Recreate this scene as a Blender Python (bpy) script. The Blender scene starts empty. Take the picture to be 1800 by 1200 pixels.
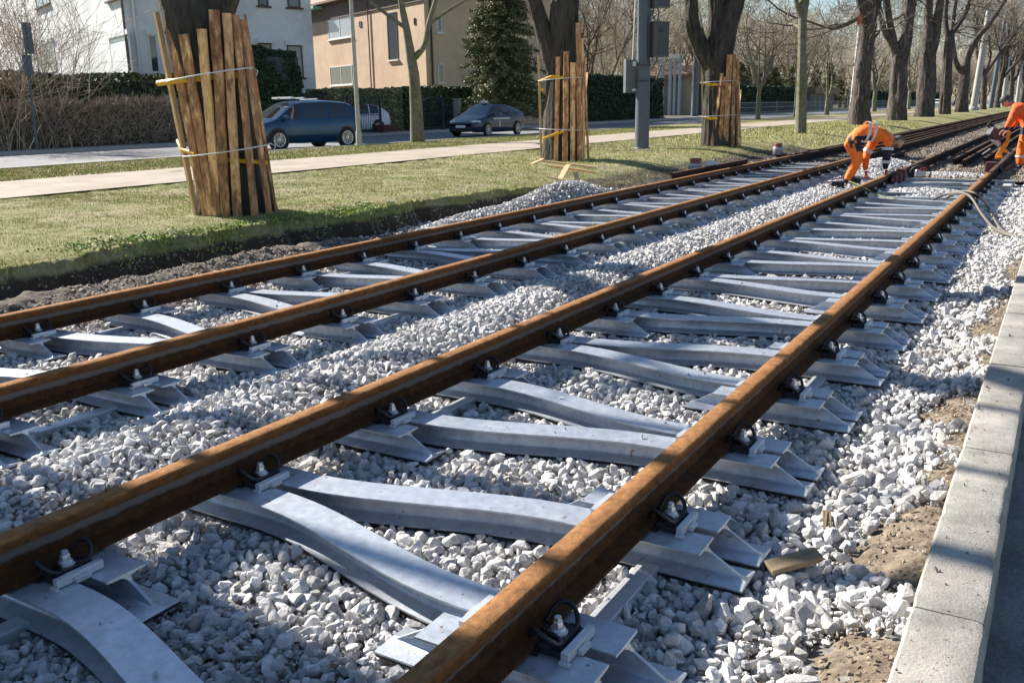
import bpy, bmesh, math, random
import numpy as np
from mathutils import Vector, Matrix
R = math.radians
sc = bpy.context.scene
C = sc.collection
rng = np.random.default_rng(7)
random.seed(7)

# ---------------------------------------------------------------- camera
F, YAW, PIT, ROL, CH = 1607.2, .5398, .2503, -.0163, 1.381
fw = Vector((-math.sin(YAW)*math.cos(PIT), math.cos(YAW)*math.cos(PIT), -math.sin(PIT)))
r1 = Vector((math.cos(YAW), math.sin(YAW), 0)); u1 = r1.cross(fw)
r2 = r1*math.cos(ROL) + u1*math.sin(ROL); u2 = -r1*math.sin(ROL) + u1*math.cos(ROL)
cam = bpy.data.cameras.new('camera'); camo = bpy.data.objects.new('camera', cam); C.objects.link(camo)
m = Matrix((r2, u2, -fw)).transposed().to_4x4(); m.translation = Vector((0, 0, CH)); camo.matrix_world = m
cam.sensor_width = 36; cam.lens = 36*F/1800; cam.clip_start = .05; cam.clip_end = 5000
sc.camera = camo

# ---------------------------------------------------------------- sky, sun, exposure
SAZ, SEL = R(84), R(34)
w = bpy.data.worlds.new('World'); sc.world = w; w.use_nodes = True
nt = w.node_tree; bg = nt.nodes['Background']
sky = nt.nodes.new('ShaderNodeTexSky'); sky.sky_type = 'NISHITA'; sky.sun_disc = False
sky.sun_elevation = SEL; sky.sun_rotation = -SAZ + 0.0; sky.dust_density = .2; sky.ozone_density = 3.; sky.air_density = 1.1
nt.links.new(sky.outputs[0], bg.inputs[0]); bg.inputs[1].default_value = .06
sl = bpy.data.lights.new('sun', 'SUN'); sl.energy = 5.0; sl.angle = R(.53); sl.color = (1, .945, .86)
so = bpy.data.objects.new('sun', sl); C.objects.link(so)
LD = Vector((math.sin(SAZ)*math.cos(SEL), -math.cos(SAZ)*math.cos(SEL), -math.sin(SEL)))
so.rotation_euler = LD.to_track_quat('-Z', 'Y').to_euler(); so.location = (-20, 0, 30)
sky.sun_rotation = math.atan2(-LD.x, -LD.y)
vs = sc.view_settings; vs.view_transform = 'Standard'; vs.look = 'None'; vs.exposure = 1.2; vs.gamma = 1

# ---------------------------------------------------------------- helpers
def ray(px, py):
    return fw + r2*((px-900)/F) - u2*((py-600)/F)
def gp(px, py, z=0.):
    d = ray(px, py); t = (z-CH)/d.z
    return Vector((d.x*t, d.y*t, z))
def gx(px, py, X):
    d = ray(px, py); t = X/d.x
    return Vector((X, d.y*t, CH+d.z*t))
def pj(P):
    d = Vector(P)-Vector((0, 0, CH)); z = d.dot(fw)
    return 900+F*d.dot(r2)/z, 600-F*d.dot(u2)/z, z

def tag(o, label=None, cat=None, group=None, kind=None):
    if label: o['label'] = label
    if cat: o['category'] = cat
    if group: o['group'] = group
    if kind: o['kind'] = kind
    return o
def empty(name, loc=(0, 0, 0), rz=0., **k):
    o = bpy.data.objects.new(name, None); C.objects.link(o); o.location = loc; o.rotation_euler = (0, 0, rz)
    o.empty_display_size = .1
    return tag(o, **k)
def copy_tree(o, parent=None):
    c = o.copy(); C.objects.link(c)
    if parent: c.parent = parent
    for ch in list(o.children): copy_tree(ch, c)
    return c

class MB:
    def __init__(s): s.v = []; s.f = []; s.m = []; s.n = 0
    def add(s, V, Fc, mi=0):
        s.v.append(np.asarray(V, float).reshape(-1, 3)); b = s.n
        s.f += [tuple(i+b for i in f) for f in Fc]; s.m += [mi]*len(Fc); s.n += len(s.v[-1]); return s
    def box(s, c, d, rz=0., mi=0, M=None, taper=1.):
        x, y, z = d[0]/2, d[1]/2, d[2]/2
        V = np.array([[-x, -y, -z], [x, -y, -z], [x, y, -z], [-x, y, -z], [-x*taper, -y*taper, z], [x*taper, -y*taper, z], [x*taper, y*taper, z], [-x*taper, y*taper, z]])
        if M is not None: V = V @ np.array(M.to_3x3()).T
        cr, sr = math.cos(rz), math.sin(rz)
        V = np.stack([V[:, 0]*cr-V[:, 1]*sr, V[:, 0]*sr+V[:, 1]*cr, V[:, 2]], -1)+np.array(c)
        return s.add(V, [(0, 3, 2, 1), (4, 5, 6, 7), (0, 1, 5, 4), (1, 2, 6, 5), (2, 3, 7, 6), (3, 0, 4, 7)], mi)
    def bar(s, a, b, w, h, mi=0, roll=0.):
        a, b = Vector(a), Vector(b); d = b-a; L = d.length
        q = d.to_track_quat('Z', 'Y').to_matrix() @ Matrix.Rotation(roll, 3, 'Z')
        return s.box((a+b)/2, (w, h, L), M=q, mi=mi)
    def tube(s, P, rad, n=8, mi=0, caps=True, squash=None):
        P = np.asarray(P, float); k = len(P)
        rad = np.full(k, rad, float) if np.isscalar(rad) else np.asarray(rad, float)
        T = np.gradient(P, axis=0); T /= np.linalg.norm(T, axis=1)[:, None]+1e-12
        up = np.array([0, 0, 1.]) if abs(T[:, 2]).mean() < .8 else np.array([1., 0, 0])
        A = np.cross(T, up); A /= np.linalg.norm(A, axis=1)[:, None]+1e-12
        B = np.cross(T, A)
        a = np.linspace(0, 2*np.pi, n, endpoint=False)
        V = P[:, None]+rad[:, None, None]*(A[:, None]*np.cos(a)[None, :, None]+B[:, None]*np.sin(a)[None, :, None])
        Fc = [(i*n+j, (i+1)*n+j, (i+1)*n+(j+1) % n, i*n+(j+1) % n) for i in range(k-1) for j in range(n)]
        if caps: Fc += [tuple(range(n)), tuple((k-1)*n+j for j in range(n-1, -1, -1))]
        return s.add(V.reshape(-1, 3), Fc, mi)
    def lathe(s, prof, c=(0, 0, 0), n=16, mi=0, M=None):
        a = np.linspace(0, 2*np.pi, n, endpoint=False)
        V = np.array([[r*np.cos(t), r*np.sin(t), z] for r, z in prof for t in a])
        if M is not None: V = V @ np.array(M.to_3x3()).T
        k = len(prof)
        Fc = [(i*n+j, i*n+(j+1) % n, (i+1)*n+(j+1) % n, (i+1)*n+j) for i in range(k-1) for j in range(n)]
        Fc += [tuple(range(n-1, -1, -1)), tuple((k-1)*n+j for j in range(n))]
        return s.add(V+np.array(c), Fc, mi)
    def prism(s, poly, axis_a, axis_b, origin, depth_vec, mi=0):
        # polygon given in 2D (a,b), extruded by depth_vec
        A, B, O, D = [np.array(t, float) for t in (axis_a, axis_b, origin, depth_vec)]
        P = np.array([O+A*p[0]+B*p[1] for p in poly]); n = len(P)
        Fc = [tuple(range(n-1, -1, -1)), tuple(range(n, 2*n))]+[(i, (i+1) % n, n+(i+1) % n, n+i) for i in range(n)]
        return s.add(np.concatenate([P, P+D]), Fc, mi)
    def build(s, name, mats, parent=None, smooth=None, loc=None, bevel=0., **k):
        me = bpy.data.meshes.new(name)
        V = np.concatenate(s.v) if s.v else np.zeros((0, 3))
        me.from_pydata(V.tolist(), [], s.f)
        mats = mats if isinstance(mats, (list, tuple)) else [mats]
        for mm in mats: me.materials.append(mm)
        if len(mats) > 1: me.polygons.foreach_set('material_index', s.m)
        if smooth is not None:
            me.polygons.foreach_set('use_smooth', [True]*len(s.f)); me.set_sharp_from_angle(angle=R(smooth))
        me.update()
        o = bpy.data.objects.new(name, me); C.objects.link(o)
        if parent: o.parent = parent
        if loc is not None: o.location = loc
        if bevel:
            b = o.modifiers.new('bevel', 'BEVEL'); b.width = bevel; b.segments = 2; b.limit_method = 'ANGLE'
        return tag(o, **k)

def bigmesh(name, V, Fc, nper, mats, parent=None, tint=None, smooth=False, **k):
    """V (n,3) array, Fc flat loop indices with constant nper verts per face."""
    me = bpy.data.meshes.new(name); nf = len(Fc)//nper
    me.vertices.add(len(V)); me.vertices.foreach_set('co', np.asarray(V, np.float32).ravel())
    me.loops.add(len(Fc)); me.loops.foreach_set('vertex_index', np.asarray(Fc, np.int32))
    me.polygons.add(nf); me.polygons.foreach_set('loop_start', np.arange(0, nf*nper, nper, dtype=np.int32))
    me.materials.append(mats)
    if tint is not None:
        a = me.attributes.new('tint', 'FLOAT', 'FACE'); a.data.foreach_set('value', np.asarray(tint, np.float32))
    me.update(calc_edges=True)
    me.polygons.foreach_set('use_smooth', [bool(smooth)]*nf)
    o = bpy.data.objects.new(name, me); C.objects.link(o)
    if parent: o.parent = parent
    return tag(o, **k)

# ---------------------------------------------------------------- materials
def mat(name, col=(.5, .5, .5), rough=.6, metal=0., var=0., vscale=8., col2=None, c2scale=3., c2lo=.45, c2hi=.6,
        bump=0., bscale=30., tint=0., rnd=0., spec=.5, stretch=None, coords='Object', detail=4., speck=None):
    mt = bpy.data.materials.new(name); mt.use_nodes = True; n = mt.node_tree.nodes; l = mt.node_tree.links
    b = n['Principled BSDF']; b.inputs['Roughness'].default_value = rough; b.inputs['Metallic'].default_value = metal
    b.inputs['Specular IOR Level'].default_value = spec
    tc = n.new('ShaderNodeTexCoord'); co = tc.outputs[coords]
    if stretch:
        mp = n.new('ShaderNodeMapping'); mp.inputs['Scale'].default_value = stretch; l.new(co, mp.inputs[0]); co = mp.outputs[0]
    def noise(s, d=detail):
        t = n.new('ShaderNodeTexNoise'); t.inputs['Scale'].default_value = s; t.inputs['Detail'].default_value = d
        t.inputs['Roughness'].default_value = .6; l.new(co, t.inputs['Vector']); return t.outputs['Fac']
    def ramp(fac, lo, hi):
        t = n.new('ShaderNodeMapRange'); t.inputs[1].default_value = lo; t.inputs[2].default_value = hi; l.new(fac, t.inputs[0]); return t.outputs[0]
    def mixc(f, a, c, mode='MIX'):
        t = n.new('ShaderNodeMix'); t.data_type = 'RGBA'; t.blend_type = mode
        if isinstance(f, (int, float)): t.inputs[0].default_value = f
        else: l.new(f, t.inputs[0])
        for i, x in ((6, a), (7, c)):
            if isinstance(x, tuple): t.inputs[i].default_value = (*x[:3], 1)
            else: l.new(x, t.inputs[i])
        return t.outputs[2]
    out = tuple(col)
    if col2: out = mixc(ramp(noise(c2scale), c2lo, c2hi), out, tuple(col2))
    if speck:   # (colour, scale, lo, hi)
        out = mixc(ramp(noise(speck[1], 2.), speck[2], speck[3]), out, tuple(speck[0]))
    def scale(out, fac, lo, hi):
        t = n.new('ShaderNodeMapRange'); t.inputs[3].default_value = lo; t.inputs[4].default_value = hi; l.new(fac, t.inputs[0])
        h = n.new('ShaderNodeCombineColor')
        for i in range(3): l.new(t.outputs[0], h.inputs[i])
        return mixc(1., out, h.outputs[0], 'MULTIPLY')
    if var: out = scale(out, ramp(noise(vscale), .3, .7), 1-var, 1+var)
    if tint:
        at = n.new('ShaderNodeAttribute'); at.attribute_name = 'tint'; out = scale(out, at.outputs['Fac'], 1-tint, 1+tint)
    if rnd:
        oi = n.new('ShaderNodeObjectInfo'); out = scale(out, oi.outputs['Random'], 1-rnd, 1+rnd)
    if isinstance(out, tuple): b.inputs['Base Color'].default_value = (*out, 1)
    else: l.new(out, b.inputs['Base Color'])
    if bump:
        bp = n.new('ShaderNodeBump'); bp.inputs['Strength'].default_value = 1.; bp.inputs['Distance'].default_value = bump
        l.new(noise(bscale, 6.), bp.inputs['Height']); l.new(bp.outputs[0], b.inputs['Normal'])
    mt['b'] = b.name
    return mt
M = {}
M['galv'] = mat('galvanised_steel', (.53, .565, .61), .42, .58, var=.16, vscale=24, col2=(.43, .465, .52), c2scale=9, c2lo=.38, c2hi=.78, bump=.0009, bscale=110, speck=((.28, .19, .12), 23, .67, .74))
M['galv2'] = mat('galvanised_rib', (.62, .64, .67), .4, .5, var=.1, vscale=20, bump=.0006, bscale=150)
M['rubber'] = mat('black_rubber', (.02, .02, .022), .8, bump=.002, bscale=60)
M['clip'] = mat('black_spring_steel', (.018, .018, .022), .38, .3)
M['plastic'] = mat('black_guide_plate', (.015, .016, .022), .5)
M['bolt'] = mat('zinc_bolt', (.6, .6, .6), .35, .7, var=.2, vscale=60)
M['ballast'] = mat('ballast_stone', (.51, .50, .49), .85, tint=.34, col2=(.47, .43, .38), c2scale=2.2, c2lo=.5, c2hi=.75, var=.18, vscale=60, bump=.004, bscale=85)
M['brownstone'] = mat('soiled_stone', (.27, .22, .175), .9, tint=.5, var=.2, vscale=40, bump=.002, bscale=60)
M['soil'] = mat('soil', (.10, .078, .056), .95, col2=(.14, .11, .08), c2scale=6, var=.35, vscale=25, bump=.02, bscale=35)
M['bedsoil'] = mat('stone_dust_bed', (.21, .195, .175), .95, col2=(.15, .12, .09), c2scale=4, var=.3, vscale=30, bump=.012, bscale=45)
M['sand'] = mat('sandy_earth', (.15, .115, .08), .95, col2=(.22, .175, .125), c2scale=14, var=.4, vscale=30, bump=.012, bscale=60)
M['oldbed'] = mat('old_brown_ballast', (.15, .118, .085), .95, col2=(.10, .08, .06), c2scale=2, var=.4, vscale=22, bump=.03, bscale=22)
M['lawn'] = mat('lawn_ground', (.22, .21, .07), .95, col2=(.22, .2, .08), c2scale=1.3, var=.3, vscale=16, bump=.02, bscale=40)
M['lawnmix'] = mat('lawn_and_cut_earth', (.19, .19, .06), .95, col2=(.27, .24, .12), c2scale=1.6, var=.3, vscale=16, bump=.02, bscale=40)
_n = M['lawnmix'].node_tree.nodes; _l = M['lawnmix'].node_tree.links; _b = _n['Principled BSDF']; _s = _b.inputs['Base Color'].links[0].from_socket
_t = _n.new('ShaderNodeTexCoord'); _x = _n.new('ShaderNodeSeparateXYZ'); _l.new(_t.outputs['Object'], _x.inputs[0]); _q = _n.new('ShaderNodeTexNoise'); _q.inputs['Scale'].default_value = 7; _l.new(_t.outputs['Object'], _q.inputs[0])
_a = _n.new('ShaderNodeMath'); _a.operation = 'MULTIPLY_ADD'; _l.new(_q.outputs[0], _a.inputs[0]); _a.inputs[1].default_value = .10; _l.new(_x.outputs[2], _a.inputs[2])
_r = _n.new('ShaderNodeMapRange'); _r.inputs[1].default_value = .11; _r.inputs[2].default_value = .15; _l.new(_a.outputs[0], _r.inputs[0])
_m = _n.new('ShaderNodeMix'); _m.data_type = 'RGBA'; _l.new(_r.outputs[0], _m.inputs[0]); _m.inputs[6].default_value = (.05, .036, .024, 1); _l.new(_s, _m.inputs[7]); _l.new(_m.outputs[2], _b.inputs['Base Color'])
M['grass'] = mat('grass_blade', (.33, .325, .085), .7, tint=.5, col2=(.46, .40, .19), c2scale=1.6, c2lo=.45, c2hi=.58)
M['moss'] = mat('clover_leaf', (.26, .40, .06), .7, tint=.5, col2=(.13, .2, .04), c2scale=2.5)
M['path'] = mat('sandy_path', (.36, .30, .235), .95, var=.12, vscale=3, col2=(.30, .25, .195), c2scale=1.2, bump=.004, bscale=60)
M['street'] = mat('street_asphalt', (.17, .17, .175), .85, var=.15, vscale=6, col2=(.22, .21, .2), c2scale=.7, bump=.003, bscale=90)
M['pave'] = mat('paving', (.3, .29, .28), .9, var=.15, vscale=6)
M['asphalt'] = mat('asphalt', (.21, .2, .195), .9, var=.3, vscale=90, col2=(.14, .135, .13), c2scale=3, bump=.004, bscale=160, speck=((.3, .29, .27), 140, .64, .68))
M['kerb'] = mat('kerb_concrete', (.34, .315, .275), .9, rnd=.06, var=.3, vscale=7, col2=(.33, .31, .28), c2scale=4, c2lo=.5, c2hi=.75, bump=.003, bscale=120, speck=((.16, .13, .1), 75, .66, .72))
M['concrete'] = mat('concrete', (.42, .41, .38), .9, var=.15, vscale=8, bump=.003, bscale=60)
M['ground'] = mat('ground', (.12, .11, .06), .95, var=.3, vscale=.3)
M['bark'] = mat('bark', (.062, .052, .042), .9, var=.65, vscale=11, col2=(.06, .065, .04), c2scale=2.2, c2lo=.5, c2hi=.68, bump=.12, bscale=10, stretch=(1, 1, .2))
M['barkfar'] = mat('bark_far', (.085, .07, .058), .9, var=.75, vscale=8, bump=.1, bscale=9, rnd=.15, stretch=(1, 1, .3))
M['barklt'] = mat('bark_young', (.2, .18, .14), .9, var=.3, vscale=8, col2=(.14, .15, .07), c2scale=3, bump=.01, bscale=25, rnd=.1)
M['twig'] = mat('twig', (.17, .135, .09), .85, rnd=.15)
M['twighedge'] = mat('hedge_twig', (.40, .31, .22), .85, tint=.6)
M['twigdk'] = mat('twig_dark', (.10, .08, .06), .85)
M['twiglt'] = mat('twig_pale', (.48, .42, .32), .85, tint=.5)
M['plank'] = mat('plank_wood', (.78, .47, .21), .8, var=.35, vscale=30, col2=(.28, .14, .07), c2scale=6, c2lo=.5, c2hi=.6, bump=.008, bscale=30, rnd=.25, stretch=(1, 1, .3))
M['plankbark'] = mat('plank_bark', (.42, .21, .10), .85, var=.6, vscale=20, col2=(.75, .45, .21), c2scale=8, c2lo=.52, c2hi=.62, bump=.01, bscale=22, rnd=.2, stretch=(1, 1, .35))
M['plankpalesun'] = mat('plank_pale_sunlit', (.62, .42, .21), .75, var=.15, vscale=14, bump=.003, bscale=22, stretch=(1, 1, .2))  # pale laths; on guards the sunlit board face is put into this colour
M['wood'] = mat('weathered_wood', (.26, .19, .11), .85, var=.3, vscale=25, bump=.004, bscale=40, stretch=(.3, 1, 1))
M['rope'] = mat('white_rope', (.7, .7, .7), .8, bump=.004, bscale=120)
M['yellow'] = mat('yellow_pipe', (.75, .42, .015), .45, bump=.004, bscale=30)
M['polegrey'] = mat('painted_pole', (.10, .12, .15), .55, var=.1, vscale=6)
M['boxgrey'] = mat('cabinet_grey', (.12, .13, .14), .6, var=.1, vscale=5)
M['white'] = mat('white_paint', (.75, .75, .75), .5)
M['black'] = mat('black_paint', (.015, .015, .017), .5)
M['dark'] = mat('dark_grey', (.05, .05, .055), .6)
M['plaster_w'] = mat('white_plaster', (.74, .74, .735), .9, var=.04, vscale=3, col2=(.6, .6, .6), c2scale=.5, bump=.004, bscale=30)
M['plaster_t'] = mat('tan_plaster', (.62, .46, .31), .9, var=.08, vscale=1.5, col2=(.55, .40, .28), c2scale=.4, bump=.006, bscale=20)
M['plaster_g'] = mat('grey_plaster', (.27, .25, .23), .9, var=.1, vscale=1.5)
M['brownplaster'] = mat('brown_plaster', (.17, .13, .11), .9, var=.1, vscale=2)
M['roof'] = mat('roof_tile', (.2, .12, .09), .8, var=.2, vscale=5)
M['copper'] = mat('green_copper', (.25, .45, .38), .6)
M['glass'] = mat('window_glass', (.05, .06, .075), .06, 0., spec=.9)
M['curtain'] = mat('curtained_glass', (.35, .37, .4), .15, spec=.8)
M['frame'] = mat('white_frame', (.7, .7, .7), .5)
M['brownframe'] = mat('brown_frame', (.1, .06, .04), .6)
M['hedge'] = mat('hedge_leaf', (.08, .11, .045), .7, tint=.6, col2=(.11, .13, .055), c2scale=1.5)
M['hedgesunlit'] = mat('hedge_leaf_sunlit', (.22, .24, .11), .7, tint=.6, col2=(.30, .29, .15), c2scale=1.2)  # sunlight on the hedge's left end put into this paler leaf colour
M['thuja'] = mat('thuja_leaf', (.04, .075, .033), .7, tint=.5)
M['spruce'] = mat('spruce_needle', (.13, .16, .065), .7, tint=.35, col2=(.19, .18, .08), c2scale=.7, c2lo=.4, c2hi=.65)
M['fence'] = mat('blue_black_metal', (.02, .03, .05), .5)
M['maroon'] = mat('maroon_render', (.1, .035, .03), .85, var=.1)
M['vanblue'] = mat('van_paint_blue', (.012, .055, .12), .22, .35, spec=.7)
M['cardark'] = mat('car_paint_dark', (.035, .045, .075), .2, .4, spec=.7)
M['carwhite'] = mat('car_paint_white', (.7, .7, .72), .3, spec=.6)
M['carglass'] = mat('car_glass', (.012, .016, .02), .04, spec=1.)
M['tyre'] = mat('tyre', (.02, .02, .02), .8)
M['alloy'] = mat('alloy_rim', (.5, .5, .52), .35, .7)
M['lamp'] = mat('lamp_lens', (.7, .72, .75), .1, spec=.8)
M['redlamp'] = mat('tail_lamp', (.35, .01, .01), .2)
M['orange'] = mat('hi_vis_orange', (.98, .18, .012), .7, var=.15, vscale=14, bump=.05, bscale=7)
M['orange2'] = mat('hi_vis_red_orange', (.9, .12, .015), .7, var=.15, vscale=14, bump=.05, bscale=7)
M['navy'] = mat('navy_cloth', (.015, .018, .035), .8, bump=.004, bscale=25)
M['skin'] = mat('skin', (.5, .27, .19), .55)
M['hair'] = mat('grey_hair', (.11, .1, .09), .8, var=.4, vscale=90)
M['reflect'] = mat('reflective_band', (.6, .6, .62), .4, spec=.7)
M['redglove'] = mat('red_glove', (.55, .04, .035), .7)
M['machine_y'] = mat('machine_yellow', (.75, .3, .015), .45, var=.1)
M['machine_r'] = mat('machine_red', (.35, .03, .025), .45)
M['hose'] = mat('grey_hose', (.15, .13, .11), .6)
M['hoseg'] = mat('green_hose', (.13, .17, .03), .5)
M['can'] = mat('grey_can', (.25, .24, .26), .45, .3, var=.3, vscale=20)
M['canred'] = mat('red_brown_cap', (.26, .07, .055), .6)
M['orangestone'] = mat('rust_dust', (.5, .14, .03), .9)

def rust_mat(name, dark=False):
    mt = mat(name, (.35, .17, .065) if not dark else (.12, .07, .045), .9, .0, var=.28, vscale=45, spec=.15,
             col2=(.21, .10, .045) if not dark else (.07, .045, .035), c2scale=24, c2lo=.36, c2hi=.74, bump=.0026, bscale=190, stretch=(1, .75, 1), speck=((.30, .24, .18), 26, .70, .76))
    n = mt.node_tree.nodes; l = mt.node_tree.links; b = n['Principled BSDF']
    src = b.inputs['Base Color'].links[0].from_socket
    # mill-scale band on the upper web, tone darker below the head top (by height on the profile)
    g = n.new('ShaderNodeTexCoord'); sx = n.new('ShaderNodeSeparateXYZ'); l.new(g.outputs['Object'], sx.inputs[0])
    no = n.new('ShaderNodeTexNoise'); no.inputs['Scale'].default_value = 14; no.inputs['Detail'].default_value = 5; l.new(g.outputs['Object'], no.inputs[0])
    ad = n.new('ShaderNodeMath'); ad.operation = 'MULTIPLY_ADD'; l.new(no.outputs[0], ad.inputs[0]); ad.inputs[1].default_value = .028; l.new(sx.outputs[2], ad.inputs[2])
    cr = n.new('ShaderNodeValToRGB'); l.new(ad.outputs[0], cr.inputs[0]); e = cr.color_ramp.elements
    e[0].position = .0; e[0].color = (0, 0, 0, 1); e[1].position = .088; e[1].color = (0, 0, 0, 1)
    for p, c in ((.094, 1), (.122, 1), (.128, 0)):
        x = e.new(p); x.color = (c, c, c, 1)
    mx = n.new('ShaderNodeMix'); mx.data_type = 'RGBA'; l.new(src, mx.inputs[6]); mx.inputs[7].default_value = (.18, .175, .17, 1) if not dark else (.06, .05, .045, 1)
    k = n.new('ShaderNodeMath'); k.operation = 'MULTIPLY'; l.new(cr.outputs[0], k.inputs[0]); k.inputs[1].default_value = .85; l.new(k.outputs[0], mx.inputs[0])
    cr2 = n.new('ShaderNodeValToRGB'); l.new(ad.outputs[0], cr2.inputs[0]); e = cr2.color_ramp.elements
    e[0].position = .09; e[0].color = (.22, .20, .21, 1); e[1].position = .172; e[1].color = (1, 1, 1, 1)
    for p_, c_ in ((.10, (.75, .75, .77, 1)), (.13, (.75, .75, .77, 1)), (.134, (.38, .34, .32, 1)), (.158, (.50, .44, .41, 1)), (.163, (.6, .56, .54, 1))):
        x = e.new(p_); x.color = c_
    m2 = n.new('ShaderNodeMix'); m2.data_type = 'RGBA'; m2.blend_type = 'MULTIPLY'; m2.inputs[0].default_value = 1
    l.new(mx.outputs[2], m2.inputs[6]); l.new(cr2.outputs[0], m2.inputs[7]); l.new(m2.outputs[2], b.inputs['Base Color'])
    return mt
M['rust'] = rust_mat('rusty_rail_steel'); M['rustold'] = rust_mat('old_rail_steel', True)

ORD = ['nearest', 'second', 'third', 'fourth', 'fifth', 'sixth', 'seventh', 'eighth', 'ninth', 'tenth', 'eleventh', 'twelfth', 'thirteenth',
       'fourteenth', 'fifteenth', 'sixteenth', 'seventeenth', 'eighteenth', 'nineteenth', 'twentieth', 'twenty-first', 'twenty-second', 'twenty-third', 'twenty-fourth',
       'twenty-fifth', 'twenty-sixth', 'twenty-seventh', 'twenty-eighth', 'twenty-ninth', 'thirtieth']
def nth(i): return ORD[i] + (' from the camera' if i else ' to the camera')

# ---------------------------------------------------------------- terrain functions
XR = {1: -5.686, 2: -4.179, 3: -2.620, 4: -1.113}
def sstep(a, b, x): t = np.clip((x-a)/(b-a), 0, 1); return t*t*(3-2*t)
def vnoise(x, y, s=1., seed=0):
    x = np.asarray(x, float)*s; y = np.asarray(y, float)*s
    xi, yi = np.floor(x), np.floor(y); fx, fy = x-xi, y-yi; fx = fx*fx*(3-2*fx); fy = fy*fy*(3-2*fy)
    def h(a, b): return np.modf(np.abs(np.sin(a*127.1+b*311.7+seed*74.7)*43758.5453))[0]
    return (h(xi, yi)*(1-fx)+h(xi+1, yi)*fx)*(1-fy)+(h(xi, yi+1)*(1-fx)+h(xi+1, yi+1)*fx)*fy
def bankx(y):      # lawn edge
    return -7.47+.26*(vnoise(0, y, .9, 3)-.5)+.16*(vnoise(0, y, 4, 5)-.5)+.10*(vnoise(0, y, 11, 6)-.5)+.35*sstep(11, 15, y)
def lawnz(x, y):
    x = np.asarray(x, float); y = np.asarray(y, float)
    flat = .2+.03*(vnoise(x, y, .7, 1)-.5)
    e = bankx(y)
    near = 1-sstep(11, 16, y)
    # steep crumbling edge near, gentle slope farther on
    zs = np.where(x > e, flat-.60*sstep(0, .42, x-e), flat-.05*sstep(-.6, 0, x-e))
    zg = flat-.30*sstep(-8.6, -6.2, x)
    return near*zs+(1-near)*zg+.025*(vnoise(x, y, 5, 2)-.5)
def bedz(x, y):
    x = np.asarray(x, float); y = np.asarray(y, float)
    z = np.full(np.broadcast(x, y).shape, -.125)
    z = z+.075*np.exp(-((x+3.4)/.30)**2)                      # heap between the tracks
    z = z-.02*np.exp(-((x+.55)/.25)**2)*(1-sstep(6, 9, y))+.075*sstep(-.5, -.25, x)
    near = 1-sstep(7.3, 8.6, y)
    z = z+near*(.15*np.exp(-((x+6.66)/.28)**2)*(.75+.5*vnoise(0, y, .8, 15))+.07*np.exp(-((x+6.15)/.3)**2)+.0)             # ridge of dug soil left of the outer rail
    z = z-near*.06*np.exp(-((x+7.2)/.16)**2)
    z = z+.02*(vnoise(x, y, 2.2, 4)-.5)+.012*(vnoise(x, y, 7, 6)-.5)
    # white gravel heap between rail and guarded tree
    z = z+.20*np.exp(-((x+6.75)/.42)**2-((y-12.7)/1.3)**2)
    z = z+.10*np.exp(-((x+6.3)/.25)**2-((y-15.0)/1.6)**2)+.17*np.exp(-((x+6.55)/.33)**2)*sstep(8.6, 9.8, y)*(1-sstep(13, 14.5, y))
    # ridge outside outer rail farther off (old bed)
    return z
def grid(name, x0, x1, y0, y1, nx, ny, zf, mt, ypow=1., **k):
    X = np.linspace(x0, x1, nx); Y = y0+(y1-y0)*np.linspace(0, 1, ny)**ypow
    gx_, gy_ = np.meshgrid(X, Y); Z = zf(gx_, gy_)
    V = np.stack([gx_, gy_, Z], -1).reshape(-1, 3)
    i = np.arange((ny-1)*(nx-1)); a = (i//(nx-1))*nx+i % (nx-1)
    Fc = np.stack([a, a+1, a+nx+1, a+nx], -1).ravel()
    return bigmesh(name, V, Fc, 4, mt, smooth=True, kind='structure', **k)
cst = lambda z: (lambda x, y: np.full(x.shape, z))
grid('ground', -1500, 1500, -60, 3000, 2, 2, cst(-.45), M['ground'])
grid('lawn', -20.95, -6.25, -2, 30, 420, 700, lambda x, y: lawnz(x, y)+.07*(vnoise(x, y, 8, 61)-.5)*sstep(-.05, .15, x-bankx(y)), M['lawnmix'])
grid('lawn_far', -20.95, -6.25, 30, 700, 40, 60, lawnz, M['lawn'], ypow=2)
grid('path', -16.6, -13.2, -2, 700, 3, 3, cst(.222), M['path'])
grid('street', -30.4, -20.8, -30, 700, 3, 3, cst(.10), M['street'])
grid('far_pavement', -33, -30.25, -30, 700, 3, 3, cst(.2), M['pave'])
grid('garden_ground', -300, -32.9, -60, 700, 3, 3, cst(.18), M['ground'])
grid('track_bed', -7.6, -.19, -1, 19, 150, 340, lambda x, y: bedz(x, y)-.022, M['bedsoil'])
def oldz(x, y):
    return -.07+.03*(vnoise(x, y, 1.5, 3)-.5)+.03*(vnoise(x, y, 6, 8)-.5)
grid('old_track_bed', -7.6, .3, 18.9, 700, 60, 400, oldz, M['oldbed'], ypow=2.5)
grid('road', -.04, 40, -10, 700, 40, 60, lambda x, y: np.full(x.shape, -.06), M['asphalt'], ypow=2)
grid('road_verge', 40, 300, -10, 700, 3, 3, cst(-.04), M['ground'])
kb = MB(); kb.box((-20.88, 300, .13), (.14, 800, .2)); kb.box((-30.33, 300, .12), (.14, 800, .2)); kb.build('street_kerb', M['concrete'], kind='structure')

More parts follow.
